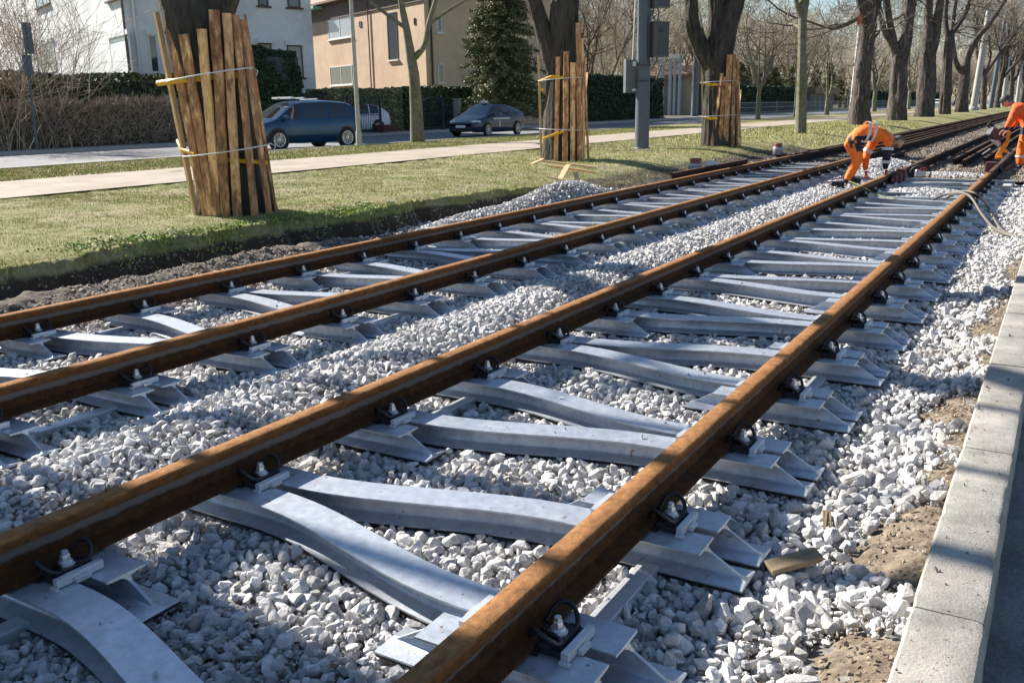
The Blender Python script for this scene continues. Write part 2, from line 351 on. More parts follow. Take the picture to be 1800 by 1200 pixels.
# kerb stones beside the ballast
kx0, kx1 = -.222, -.038
y = 1.09; i = 0
kproto = None
while y < 24:
    L = .68
    b = MB(); n = 12
    ys = np.linspace(.0006, L-.0006, n)
    prof = [(kx0, -.3), (kx0, .055), (kx0+.008, .062), (kx1-.022, .062), (kx1-.008, .057), (kx1, .043), (kx1+.016, -.3)]
    V = []
    for yy in ys:
        e = .003*(1-min(1, min(yy, L-yy)/.008))
        for (px_, pz_) in prof:
            j = (random.random()-.5)*.0025
            V.append((px_+j+(e if px_ < -.1 else -e), yy, pz_+j-e*.7))
    k_ = len(prof)
    Fc = [(a*k_+j, a*k_+j+1, (a+1)*k_+j+1, (a+1)*k_+j) for a in range(n-1) for j in range(k_-1)]
    Fc += [tuple(range(k_)), tuple((n-1)*k_+j for j in range(k_-1, -1, -1))]
    b.add(V, Fc)
    o = b.build('kerb_stone', M['kerb'], smooth=35, loc=(0, y, random.uniform(-.003, .003)),
                label='grey concrete kerb stone between ballast and road, %s' % nth(i), cat='kerb stone', group='kerb stones along the road')
    y += .68; i += 1
    if i >= 30: break
b = MB(); b.box(((kx0+kx1)/2, (y+500)/2, -.12), (kx1-kx0, 500-y, .36)); b.build('far_kerb', M['kerb'], kind='structure')

# ---------------------------------------------------------------- rails
def rail_profile(h=.149, base=.125, head=.070, z0=.009):
    p = [(base/2, 0), (base/2, .010), (.030, .022), (.012, .030), (.008, .042), (.007, .075), (.009, .098), (.016, .105), (head/2, .112), (head/2, h-.009), (head/2-.003, h-.003), (head/2-.010, h), (0, h+.0006)]
    q = p+[(-x, z) for x, z in p[-2::-1]]
    return [(x, z+z0) for x, z in q]
def make_rail(name, X, y0, y1, mt, label, group, prof=None, dz=0., tilt=0., cat='rail'):
    prof = prof or rail_profile(); n = len(prof)
    ys = np.linspace(0, y1-y0, max(2, int((y1-y0)/2)+1))
    V = [(px_, yy, pz_) for yy in ys for px_, pz_ in prof]
    k = len(ys)
    Fc = [(a*n+j, (a+1)*n+j, (a+1)*n+(j+1) % n, a*n+(j+1) % n) for a in range(k-1) for j in range(n)]
    Fc += [tuple(range(n-1, -1, -1)), tuple((k-1)*n+j for j in range(n))]
    b = MB(); b.add(V, [f[::-1] for f in Fc])
    return b.build(name, mt, smooth=22, loc=(X, y0, dz), label=label, cat=cat, group=group)
G4 = 'new rusty rails on the steel sleepers'
yj1, yj3 = gp(1095, 330, .158).y, gp(1200, 453, .158).y
make_rail('rail', XR[4], -.9, 18.4, M['rust'], 'rust orange rail nearest the kerb, running out of the bottom of the picture', G4)
make_rail('rail', XR[3], -.5, yj3, M['rust'], 'near length of the rusty rail left of the kerbside rail, up to a thin joint', G4)
make_rail('rail', XR[3], yj3+.006, 17.2, M['rust'], 'far length of the second rusty rail, ending at the bent worker', G4)
make_rail('rail', XR[2], -.5, 23.4, M['rust'], 'unbroken rusty rail, inner one of the left track beside the stone strip', G4)
make_rail('rail', XR[1], -.5, yj1, M['rust'], 'near length of the leftmost rusty rail beside the dug soil, up to a joint', G4)
make_rail('rail', XR[1], yj1+.008, 22.6, M['rust'], 'far length of the leftmost rusty rail, ending beside the second can', G4)

# ---------------------------------------------------------------- steel sleepers
FW, FB, FH, FT, WT = .0705, .074, .095, .009, .006
def ibeam(path, end0, end1):
    """path: list of (x,y); end0/end1: True -> slanted free end"""
    P = np.array(path, float); T = np.gradient(P, axis=0); T /= np.linalg.norm(T, axis=1)[:, None]
    N = np.stack([-T[:, 1], T[:, 0]], -1); n = len(P); t = .011
    pr = [(-FW, 0), (FW, 0), (FW, -FT+.002), (WT+t, -FT-.002), (WT+.003, -FT-.006), (WT, -FT-t), (WT, -FH+FT+t), (WT+.003, -FH+FT+.006), (WT+t, -FH+FT+.002), (FB, -FH+FT-.003), (FB, -FH)]
    pr = pr+[(-a, b_) for a, b_ in pr[:1:-1]]   # mirrored, skipping the top two
    k = len(pr)
    def dx(a, z):
        if z > -FT-.003: return 0.
        u = (-FT-z)/(FH-2*FT)
        return .142 if z < -FH+FT+.0025 and abs(a) > WT+.012 else .130*min(1, max(0, u))+(.012 if z < -FH+FT+.0025 else 0)
    V = []
    for i in range(n):
        for a, z in pr:
            s = 0
            if i == 0 and end0: s = -dx(a, z)
            if i == n-1 and end1: s = dx(a, z)
            V.append((P[i, 0]+N[i, 0]*a+T[i, 0]*s, P[i, 1]+N[i, 1]*a+T[i, 1]*s, z))
    Fc = [(i*k+j, i*k+(j+1) % k, (i+1)*k+(j+1) % k, (i+1)*k+j) for i in range(n-1) for j in range(k)]
    L = k-1
    caps = [[0, 1, 2, 3, 4, 5, L-3, L-2, L-1, L], [5, 6, L-4, L-3], [6, 7, 8, 9, 10, 11, 12, 13, 14, L-4]]
    # indices: right side 2..10, left side 11..19
    caps = [[0, 1, 2, 3, 4, 5, 16, 17, 18, 19], [5, 6, 15, 16], [6, 7, 8, 9, 10, 11, 12, 13, 14, 15]]
    for c in caps:
        Fc.append(tuple(c[::-1])); Fc.append(tuple((n-1)*k+j for j in c))
    b = MB(); b.add(V, [f[::-1] for f in Fc]); return b
def strip(path, hw, z0, z1, e=.142):
    P = np.array(path, float); T = np.gradient(P, axis=0); T /= np.linalg.norm(T, axis=1)[:, None]
    P = P.copy(); P[0] -= T[0]*e; P[-1] += T[-1]*e
    N = np.stack([-T[:, 1], T[:, 0]], -1); V = []
    for i in range(len(P)):
        for a, z in ((-hw, z0), (hw, z0), (hw, z1), (-hw, z1)): V.append((P[i, 0]+N[i, 0]*a, P[i, 1]+N[i, 1]*a, z))
    Fc = [(i*4+j, i*4+(j+1) % 4, (i+1)*4+(j+1) % 4, (i+1)*4+j) for i in range(len(P)-1) for j in range(4)]
    Fc += [(3, 2, 1, 0), tuple((len(P)-1)*4+j for j in range(4))]
    b = MB(); b.add(V, [f[::-1] for f in Fc]); return b
HG, FK, SL = .7535, .409, .0925
def beam_path(s, bsgn):
    xs = [HG+.256, HG, HG-.2]
    pts = [(s*x, bsgn*SL) for x in xs]
    for t in np.linspace(0, 1, 19)[1:-1]:
        x = (HG-.2)*(1-2*t); q = t*t*(3-2*t)
        pts.append((s*x, bsgn*(SL+(FK-2*SL)*q)))
    pts += [(-s*x, bsgn*(FK-SL)) for x in xs[::-1]]
    return pts
def stub_path(s, bsgn):
    return [(-s*(HG-.256), bsgn*(FK+SL)), (-s*HG, bsgn*(FK+SL)), (-s*(HG+.256), bsgn*(FK+SL))]
def make_clip():
    h = [(.058, 0, .030), (.060, .014, .030), (.080, .021, .034), (.108, .024, .032), (.124, .038, .028), (.126, .060, .036), (.113, .078, .056), (.090, .086, .072), (.066, .080, .074), (.050, .066, .058), (.042, .050, .036), (.040, .036, .029)]
    p = [(x, -y, z) for x, y, z in h[:0:-1]]+h
    q = np.array(p); t = np.linspace(0, len(q)-1, 61); f = np.floor(t).astype(int); f = np.minimum(f, len(q)-2); u = (t-f)[:, None]
    P0 = q[np.maximum(f-1, 0)]; P1 = q[f]; P2 = q[f+1]; P3 = q[np.minimum(f+2, len(q)-1)]
    S = .5*((2*P1)+(-P0+P2)*u+(2*P0-5*P1+4*P2-P3)*u*u+(-P0+3*P1-3*P2+P3)*u**3)
    b = MB(); b.tube(S, .0072, 8); return b
def meshof(b, name, mt, smooth=40):
    o = b.build(name, mt, smooth=smooth); me = o.data; bpy.data.objects.remove(o); return me
clip_me = meshof(make_clip(), 'clip', M['clip'], 60)
bb = MB(); bb.lathe([(.027, .031), (.0275, .036), (.021, .039), (.022, .043), (.0185, .048)], (.097, 0, 0), 20)
bb.lathe([(.0155, .046), (.0155, .062), (.0135, .066), (.011, .068), (.0105, .078), (.008, .080)], (.097, 0, 0), 6); bolt_me = meshof(bb, 'bolt', M['bolt'], 25)
rb = MB(); rb.box((.157, 0, .0165), (.020, .158, .027)); rb.box((.176, 0, .009), (.014, .05, .014)); rb.box((.162, -.086, .006), (.03, .012, .01)); rib_me = meshof(rb, 'rib_block', M['galv2'])
gb = MB(); gb.box((.107, 0, .013), (.074, .135, .018)); gb.box((.12, 0, .026), (.03, .12, .012)); gb.box((0.03, 0, .0055), (.1, .17, .006)); gd_me = meshof(gb, 'guide_plate', M['plastic'])
def make_sleeper(s):
    """s=-1: stem under the left rail; origin at the track centre line, stem support at y=0"""
    root = empty('steel_sleeper')
    for bs in (-1, 1):
        p = beam_path(s, bs)
        o = ibeam(p, True, True).build('beam', M['galv'], root, smooth=35)
        strip(p, FB-.003, -FH-.011, -FH, .138).build('rubber_pad', M['rubber'], o)
        p = stub_path(s, bs)
        o = ibeam(p, True, True).build('stub_beam', M['galv'], root, smooth=35)
        strip(p, FB-.003, -FH-.011, -FH, .138).build('rubber_pad', M['rubber'], o)
        # paired weld marks on the top flange
    x = -s*HG+.085
    b = MB(); b.box((x, 0, -.108), (.068, 2*(FK-SL)-.11, .055)); b.build('brace_bar', M['galv2'], root, bevel=.003)
    for sx, sy in ((s*HG, 0), (-s*HG, -FK), (-s*HG, FK)):
        for d in (1, -1):
            for nm, me in (('rib_block', rib_me), ('guide_plate', gd_me), ('clip', clip_me), ('bolt', bolt_me)):
                o = bpy.data.objects.new(nm, me); C.objects.link(o); o.parent = root; o.location = (sx, sy, 0)
                if d < 0: o.rotation_euler = (0, 0, math.pi)
        o = MB().box((sx+.19, sy-.15, -.13), (.014, .014, .07)).build('support_pin', M['galv2'], root)
    return root
beams_world = []
def register(xc, yc, s):
    for bs in (-1, 1):
        for pth in (beam_path(s, bs), stub_path(s, bs)):
            q = np.array(pth); q[0, 0] += .14*np.sign(q[0, 0]-q[1, 0]); q[-1, 0] += .14*np.sign(q[-1, 0]-q[-2, 0])
            beams_world.append(q+np.array([xc, yc]))
protoL, protoR = make_sleeper(-1), make_sleeper(1)
usedL = usedR = False
def put(xc, yc, s, label, group):
    global usedL, usedR
    if s < 0: o = protoL if not usedL else copy_tree(protoL); usedL = True
    else: o = protoR if not usedR else copy_tree(protoR); usedR = True
    o.location = (xc, yc, 0); register(xc, yc, s)
    tag(o, label, 'railway sleeper', group)
y3 = 1.4988+.8183; y2 = 3.367
xcR = (XR[3]+XR[4])/2; xcL = (XR[1]+XR[2])/2
stems = sorted([(y3+2.4548*n, -1) for n in range(-1, 7)]+[(y3+1.2274+2.4548*n, 1) for n in range(-2, 6)])
for i, (yy, s) in enumerate([t for t in stems if -.2 < t[0] < 17.2]):
    put(xcR, yy, s, 'galvanised steel Y shaped sleeper under the kerbside track, %s' % nth(i), 'steel sleepers of the kerbside track')
stems = sorted([(3.776+2.4548*n, 1) for n in range(-2, 8)]+[(5.003+2.4548*n, -1) for n in range(-2, 8)])
for i, (yy, s) in enumerate([t for t in stems if .8 < t[0] < 22.2]):
    put(xcL, yy, s, 'galvanised steel Y shaped sleeper under the left track, %s' % nth(i), 'steel sleepers of the left track')

# ---------------------------------------------------------------- stones
def rock_proto(npts, seed, ang=1.):
    r = random.Random(seed); bm = bmesh.new()
    ax = Vector((1.25, .95, .72)) if r.random() < .6 else Vector((1.05, 1., .85))
    if r.random() < .25: ax = Vector((1.5, .8, .6))
    for _ in range(npts):
        v = Vector((r.gauss(0, 1), r.gauss(0, 1), r.gauss(0, 1))).normalized()
        p = 3.0 if ang else 2.
        k = (abs(v.x)**p+abs(v.y)**p+abs(v.z)**p)**(-1/p)
        v = v*k*r.uniform(.82, 1.)
        bm.verts.new((v.x*ax.x*.5, v.y*ax.y*.5, v.z*ax.z*.5))
    res = bmesh.ops.convex_hull(bm, input=bm.verts)
    bmesh.ops.delete(bm, geom=[g for g in res['geom_interior'] if isinstance(g, bmesh.types.BMVert)], context='VERTS')
    bm.verts.index_update(); bmesh.ops.triangulate(bm, faces=bm.faces)
    bmesh.ops.recalc_face_normals(bm, faces=bm.faces)
    V = np.array([v.co[:] for v in bm.verts]); Fc = np.array([[v.index for v in f.verts] for f in bm.faces]); bm.free()
    return V, Fc
PR_HI = [rock_proto(22, 100+i) for i in range(26)]
PR_LO = [rock_proto(10, 300+i) for i in range(16)]
def rand_rot(n):
    q = rng.normal(size=(n, 4)); q[:, 1:3] *= .55      # lie mostly flat
    q /= np.linalg.norm(q, axis=1)[:, None]; w_, x, y_, z = q.T
    return np.stack([1-2*(y_*y_+z*z), 2*(x*y_-w_*z), 2*(x*z+w_*y_), 2*(x*y_+w_*z), 1-2*(x*x+z*z), 2*(y_*z-w_*x), 2*(x*z-w_*y_), 2*(y_*z+w_*x), 1-2*(x*x+y_*y_)], -1).reshape(n, 3, 3)
def scatter_rocks(name, P, S, protos, mt, **k):
    """P centres (n,3), S sizes (n,)"""
    n = len(P); Rm = rand_rot(n); pid = rng.integers(0, len(protos), n); VV = []; FF = []; TT = []; off = 0
    for i, (pv, pf) in enumerate(protos):
        sel = np.where(pid == i)[0]
        if not len(sel): continue
        v = np.einsum('nij,kj->nki', Rm[sel], pv)*S[sel, None, None]+P[sel, None, :]
        f = pf[None]+(np.arange(len(sel))*len(pv))[:, None, None]+off
        t = np.repeat(rng.random(len(sel)), len(pf))
        VV.append(v.reshape(-1, 3)); FF.append(f.reshape(-1)); TT.append(t); off += len(sel)*len(pv)
    return np.concatenate(VV), np.concatenate(FF), np.concatenate(TT)
def infrustum(x, y, z=0., mg=60, top=-60):
    d = np.stack([x, y, np.zeros_like(x)+z-CH], -1); zc = d @ np.array(fw)
    px = 900+F*(d @ np.array(r2))/zc; py = 600-F*(d @ np.array(u2))/zc
    return (zc > .2) & (px > -mg) & (px < 1800+mg) & (py < 1200+mg*1.5) & (py > top)
segs = []
for q in beams_world:
    segs.append(np.concatenate([q[:-1], q[1:]], 1))
segs = np.concatenate(segs)
def beam_dist(x, y):
    D = np.full(len(x), 9.)
    order = np.argsort(y); ys = y[order]
    for a in segs:
        lo, hi = np.searchsorted(ys, [min(a[1], a[3])-.2, max(a[1], a[3])+.2])
        idx = order[lo:hi]
        if not len(idx): continue
        p = np.stack([x[idx], y[idx]], -1); A = a[:2]; d = a[2:]-A; L2 = d @ d
        t = np.clip(((p-A) @ d)/L2, 0, 1); dd = np.hypot(*(p-A-t[:, None]*d).T)
        D[idx] = np.minimum(D[idx], dd)
    return D
def jgrid(x0, x1, y0, y1, sp):
    X, Y = np.meshgrid(np.arange(x0, x1, sp), np.arange(y0, y1, sp*.9)); X[1::2] += sp/2
    X = X.ravel()+rng.uniform(-.45, .45, X.size)*sp; Y = Y.ravel()+rng.uniform(-.45, .45, Y.size)*sp
    return X, Y
VV = []; FF = []; TT = []; off = 0
if True:
    q_ = segs[rng.integers(0, len(segs), 170)]; t_ = rng.random(170)[:, None]; c_ = q_[:, :2]*(1-t_)+q_[:, 2:]*t_+rng.uniform(-.05, .05, (170, 2)); s_ = rng.uniform(.008, .024, 170)
    k_ = infrustum(c_[:, 0], c_[:, 1]) & (np.abs(c_[:, 0, None]-np.array(list(XR.values()))).min(1) > .2) & (c_[:, 0] > -9) & (np.abs(c_[:, 0]-xcR) < 1.) | (np.abs(c_[:, 0]-xcL) < .5)
    v, f, t = scatter_rocks('', np.stack([c_[k_, 0], c_[k_, 1], s_[k_]*.32], -1), s_[k_], PR_LO, None); VV.append(v); FF.append(f); TT.append(t); off += len(v)
def addrocks(x, y, s, zoff, protos):
    global off
    d = beam_dist(x, y)
    z = bedz(x, y)+zoff
    under = d < (.076+s*.30)
    z = np.where(under, np.minimum(z, -.112-s*.42), z)
    keep = infrustum(x, y, z) & ~((d < .05) & (zoff > .01))
    # earth shows through along the kerb and left of the outer rail
    bare = vnoise(x, y, 2.3, 11)*.6+vnoise(x, y, 7, 12)*.4
    edge = sstep(-.62, -.30, x)*(1-sstep(9, 12, y))
    keep &= ~((bare+edge*.5) > .83+.16*rng.random(len(x)))
    keep &= ~((x < -6.02) & (y < 8.4)) & ~((x < bankx(y)+.1) & (np.hypot((x+6.75)/.5, (y-12.7)/1.5) > 1.5))
    keep &= ~((x < -6.05) & (y > 8.4) & (bedz(x, y) < -.09) & (rng.random(len(x)) < .55))
    keep &= y < np.where(x < -3.4, 23.5, 18.6)
    x, y, z, s = x[keep], y[keep], z[keep], s[keep]
    v, f, t = scatter_rocks('', np.stack([x, y, z], -1), s, protos, None)
    VV.append(v); FF.append(f+off); TT.append(t); off += len(v)
def sizes(n, lo=.021, hi=.057): return lo+(hi-lo)*rng.random(n)**1.6
for (y0, y1, sp, pr, k) in ((.8, 6.5, .0295, PR_HI, 1.), (6.5, 12, .031, PR_LO, 1.04), (12, 23.5, .038, PR_LO, 1.2)):
    x, y = jgrid(-7.5, -.23, y0, y1, sp); addrocks(x, y, sizes(len(x))*k, -.008+rng.uniform(-.008, .008, len(x)), pr)
    x, y = jgrid(-7.5, -.23, y0, y1, sp*1.45); addrocks(x, y, sizes(len(x), .026, .064)*k, .016+rng.uniform(-.008, .012, len(x)), pr)
# fines between the stones, and a few stones knocked onto the sleepers
x, y = jgrid(-7.5, -.23, .8, 7, .03); addrocks(x, y, rng.uniform(.010, .024, len(x)), .006+rng.uniform(-.01, .012, len(x)), PR_LO)
# loose bigger lumps by the kerb
x = rng.uniform(-.85, -.27, 130); y = rng.uniform(1.3, 8, 130); addrocks(x, y, rng.uniform(.06, .10, 130), .02, PR_HI)
V = np.concatenate(VV); Fc = np.concatenate(FF); T = np.concatenate(TT)
bigmesh('ballast', V, Fc, 3, M['ballast'], tint=T, label='pale grey crushed stone ballast filling both tracks and the strips beside them', kind='stuff', cat='ballast')
n = 4500; xc = rng.uniform(.12, .45, n); yc = rng.uniform(2, 15, n); xc = bankx(yc)+xc; cl = np.stack([xc, yc, lawnz(xc, yc)], -1), rng.uniform(.01, .035, n)
n = 3200; x = rng.uniform(-.62, -.235, n); y = rng.uniform(1.1, 9, n); s = rng.uniform(.004, .02, n); kerbchips = np.stack([x, y, bedz(x, y)+.004], -1), s
# dug soil and dirty stones left of the outer rail
x, y = jgrid(-7.35, -5.85, 1.5, 9.2, .027); k = vnoise(x, y, 3, 21) > .2; x, y = x[k], y[k]
s = sizes(len(x), .012, .055); P = np.stack([x, y, bedz(x, y)+.045*vnoise(x, y, 8, 31)+.015*vnoise(x, y, 23, 32)-.016], -1)
x2, y2_ = jgrid(-7.5, -5.9, 21, 60, .10); x3, y3_ = jgrid(-4.2, 0, 19, 60, .11); xo = np.concatenate([x2, x3]); yo = np.concatenate([y2_, y3_])
x4, y4_ = jgrid(-7.6, -4.2, 23.2, 60, .10); xo = np.concatenate([xo, x4]); yo = np.concatenate([yo, y4_])
P2 = np.stack([xo, yo, oldz(xo, yo)], -1); k = infrustum(xo, yo); P2 = P2[k]
P = np.concatenate([P, P2, kerbchips[0], cl[0]]); s = np.concatenate([s, rng.uniform(.04, .085, len(P2)), kerbchips[1], cl[1]])
v, f, t = scatter_rocks('', P, s, PR_LO, None)
bigmesh('soiled_stones', v, f, 3, M['brownstone'], tint=t, label='brown soil coloured stones and clods along the dug edge and old track', kind='stuff', cat='stones')
# earth patches: soil ridge sheet and sandy strip by the kerb
grid('dug_soil', -7.6, -5.9, .5, 9.0, 130, 600, lambda x, y: bedz(x, y)+.045*vnoise(x, y, 8, 31)+.015*vnoise(x, y, 23, 32)-.02+.012*sstep(-5.9, -6.1, x), M['soil'])
grid('kerb_earth', -.62, -.20, .9, 12, 60, 900, lambda x, y: bedz(x, y)-.014+.022*(vnoise(x, y, 2.2, 41)-.45)+.022*(vnoise(x, y, 11, 42)-.5)+.018*(vnoise(x, y, 28, 43)-.5)-.02*sstep(-.5, -.62, x), M['sand'])

# ---------------------------------------------------------------- grass
def blades(name, x, y, zf, h, wd, mt, lean=.5, **k):
    n = len(x); z = zf(x, y)-.004
    a = rng.uniform(0, 2*np.pi, n); b_ = rng.uniform(0, 2*np.pi, n); le = rng.uniform(0, lean, n)*h
    dx, dy = np.cos(a)*wd/2, np.sin(a)*wd/2
    p0 = np.stack([x-dx, y-dy, z], -1); p1 = np.stack([x+dx, y+dy, z], -1)
    tip = np.stack([x+np.cos(b_)*le, y+np.sin(b_)*le, z+h*np.sqrt(np.maximum(.1, 1-(le/h)**2*.6))], -1)
    V = np.stack([p0, p1, tip], 1).reshape(-1, 3); Fc = np.arange(3*n)
    return bigmesh(name, V, Fc, 3, mt, tint=rng.random(n), **k)
gxs = []; gys = []; hh = []; ww = []
for y0, y1, x0, den, h0, w0 in ((2, 9, -13.2, 1900, .026, .005), (8, 16, -13.2, 1000, .032, .008), (16, 30, -13.2, 300, .042, .014), (30, 60, -13.2, 80, .07, .03)):
    n = int((y1-y0)*(-6.8-x0)*den); x = rng.uniform(x0, -6.6, n); y = rng.uniform(y0, y1, n)
    k = (x < bankx(y)+.06) & (vnoise(x, y, 3.2, 71)*.6+vnoise(x, y, 11, 72)*.4 > .27) & infrustum(x, y, .2) & (np.hypot(x+8.69, y-8) > .5); x, y = x[k], y[k]
    gxs.append(x); gys.append(y); hh.append(h0*rng.uniform(.5, 1.3, len(x))*(.6+.9*vnoise(x, y, 2.5, 9))); ww.append(np.full(len(x), w0))
n = 60000; x = rng.uniform(-20.7, -16.7, n); y = 6+44*rng.random(n)**1.5; k = infrustum(x, y, .2)
gxs.append(x[k]); gys.append(y[k]); hh.append(np.full(k.sum(), .055)); ww.append(np.full(k.sum(), .02))
n = 3500; y = 2.5+17*rng.random(n)**1.4; x = bankx(y)+rng.normal(.0, .06, n)+.12*vnoise(y, x*0+1, 3, 8)[:n] if False else bankx(y)+rng.normal(.02, .07, n)
gxs.append(x); gys.append(y); hh.append(rng.uniform(.03, .10, n)*(.4+vnoise(x*0, y, 4, 8))); ww.append(np.full(n, .006))
blades('grass', np.concatenate(gxs), np.concatenate(gys), lawnz, np.concatenate(hh), np.concatenate(ww), M['grass'], lean=.8,
       kind='stuff', label='short yellow green winter grass covering the lawn strips', cat='grass')
# leafy clumps along the crumbling lawn edge
n = 9000; y = rng.uniform(3.2, 9.5, n); e = bankx(y); x = e+rng.normal(-.10, .17, n)
dens = vnoise(x, y, 1.6, 17); k = (dens > .46-.06*np.exp(-((y-7)/1.2)**2)) & (x < e+.2) & (x > e-.9)
k &= infrustum(x, y, .2); x, y = x[k], y[k]; s = rng.uniform(.010, .024, len(x)); z = lawnz(x, y)+rng.uniform(0, .03, len(x))*vnoise(x, y, 6, 3)
def leafquads(P, s, aspect=1., upb=.4):
    n = len(P); N = rng.normal(size=(n, 3)); N[:, 2] += upb*2; N /= np.linalg.norm(N, axis=1)[:, None]
    A = np.cross(N, rng.normal(size=(n, 3))); A /= np.linalg.norm(A, axis=1)[:, None]; B = np.cross(N, A)
    A = A*s[:, None]*.5; B = B*s[:, None]*.5*aspect
    V = np.stack([P-A-B, P+A-B, P+A+B, P-A+B], 1).reshape(-1, 3); return V, np.arange(4*n)
V, Fc = leafquads(np.stack([x, y, z], -1), s)
bigmesh('clover', V, Fc, 4, M['moss'], tint=rng.random(len(x)), kind='stuff', label='bright green low leaves growing along the crumbling lawn edge', cat='ground cover')

# ---------------------------------------------------------------- bare trees
def at(px, py, P):
    """point on the pixel ray at the same viewing depth as world point P"""
    d = ray(px, py); fh = Vector((fw.x, fw.y, 0)).normalized()
    t = Vector((P[0], P[1], 0)).dot(fh)/Vector((d.x, d.y, 0)).dot(fh)
    return Vector((d.x*t, d.y*t, CH+d.z*t))
def vunit(v): return v/(np.linalg.norm(v)+1e-12)
def grow(start, direc, length, rad, level, maxlev, r, thick, thin, wander=.16, up=.10, kids=(6, 6, 5, 5), lenf=.62, minr=.004, first=.3, droop=0.):
    n = max(4, int(length/ (.5 if level < 2 else .28))) if level < maxlev else 3
    n = min(n, 11); P = [np.array(start, float)]; d = vunit(np.array(direc, float)); st = length/n
    for i in range(n):
        d = vunit(d+r.normal(size=3)*wander*(1.2 if level else .7)+np.array([0, 0, up if level < 3 else up-droop]))
        P.append(P[-1]+d*st)
    P = np.array(P); t = np.linspace(0, 1, n+1); rr = np.maximum(rad*(1-.72*t**1.15), minr)
    (thick if rad > thick_r else thin).append((P, rr))
    if level >= maxlev: return
    nk = kids[min(level, len(kids)-1)]
    for k in range(nk):
        tt = first+(1-first)*(k+r.random())/nk; j = min(n-1, int(tt*n)); f = tt*n-j
        p = P[j]*(1-f)+P[j+1]*f; dd = vunit(P[j+1]-P[j]); ax = vunit(np.cross(dd, r.normal(size=3)))
        an = r.uniform(.45, 1.05); nd = dd*math.cos(an)+ax*math.sin(an)
        rk = (rr[j]*(1-f)+rr[j+1]*f)*r.uniform(.45, .72); lk = length*lenf*r.uniform(.65, 1.15)*(1.15-.5*tt)
        grow(p, nd, lk, rk, level+1, maxlev, r, thick, thin, wander, up, kids, lenf, minr, .22, droop)
thick_r = .035
def mesh_branches(name, thick, mt, parent, sides=9, rough=.0, seed=0):
    b = MB(); r = np.random.default_rng(seed)
    for P, rr in thick:
        n = sides if rr[0] > .12 else 6
        b.tube(P, rr, n)
        if rough:
            v = b.v[-1]; c = np.repeat(P, n, axis=0); d = v-c; v[:] = c+d*(1+rough*(r.random((len(v), 1))-.5))
    return b.build(name, mt, parent, smooth=70)
def mesh_twigs(name, thin, mt, parent=None, **k):
    A = np.concatenate([p[:-1] for p, _ in thin]); B = np.concatenate([p[1:] for p, _ in thin])
    ra = np.concatenate([q[:-1] for _, q in thin]); rb_ = np.concatenate([q[1:] for _, q in thin])
    D = B-A; D /= np.linalg.norm(D, axis=1)[:, None]+1e-9; up = np.tile([0.31, .17, .93], (len(D), 1)); X = np.cross(D, up); X /= np.linalg.norm(X, axis=1)[:, None]+1e-9; Y = np.cross(D, X)
    vs_ = []
    for Q, q in ((A, ra), (B, rb_)):
        for a in (0, 2.094, 4.189): vs_.append(Q+(X*math.cos(a)+Y*math.sin(a))*q[:, None])
    V = np.stack(vs_, 1).reshape(-1, 3); n = len(A); o = np.arange(n)[:, None]*6
    F_ = np.array([[0, 1, 4, 3], [1, 2, 5, 4], [2, 0, 3, 5]]).ravel()[None]+o
    return bigmesh(name, V, F_.ravel(), 4, mt, parent, tint=np.repeat(rng.random(n), 3), **k)
def bare_tree(loc, H, r0, seed, label, cat='tree', fork=.35, nl=4, lean=(0, 0), spread=.5, maxlev=4, kids=(7, 6, 5, 4), bark=None, twig=None, group=None, minr=.006, up=.1, name='bare_tree', flare=1.35, extra=()):
    r = np.random.default_rng(seed); thick = []; thin = []
    fz = H*fork; n = 7; P = []
    for i in range(n+1):
        t = i/n; P.append([lean[0]*fz*t+r.normal()*.03*t, lean[1]*fz*t+r.normal()*.03*t, -.1+(fz+.1)*t])
    P = np.array(P); rr = r0*(1-.18*np.linspace(0, 1, n+1)); rr[0] *= flare; rr[1] *= 1.08
    thick.append((P, rr)); top = P[-1]
    a0 = r.uniform(0, 6.28)
    for k in range(nl):
        a = a0+k*6.283/nl+r.normal()*.3; sp = spread*r.uniform(.5, 1.2); d = np.array([math.cos(a)*sp+lean[0], math.sin(a)*sp+lean[1], 1.])
        s0 = top-np.array([0, 0, r0*.5])
        grow(s0, d, (H-fz)*r.uniform(.75, 1.), r0*r.uniform(.45, .68), 0, maxlev-1, r, thick, thin, kids=kids, up=up, minr=minr)
    for pts, ra in extra:
        q = np.array(pts, float); thick.append((q, np.linspace(ra, ra*.7, len(q)))); grow(q[-1], q[-1]-q[-2]+np.array([0, 0, .3]), 3., ra*.65, 1, 3, r, thick, thin, kids=(4, 3, 3), minr=minr, up=up)
    root = empty(name, loc, label=label, cat=cat, group=group)
    mesh_branches('trunk', thick, bark or M['barkfar'], root, 10, .12, seed)
    if thin: mesh_twigs('crown', thin, twig or M['twig'], root)
    return root
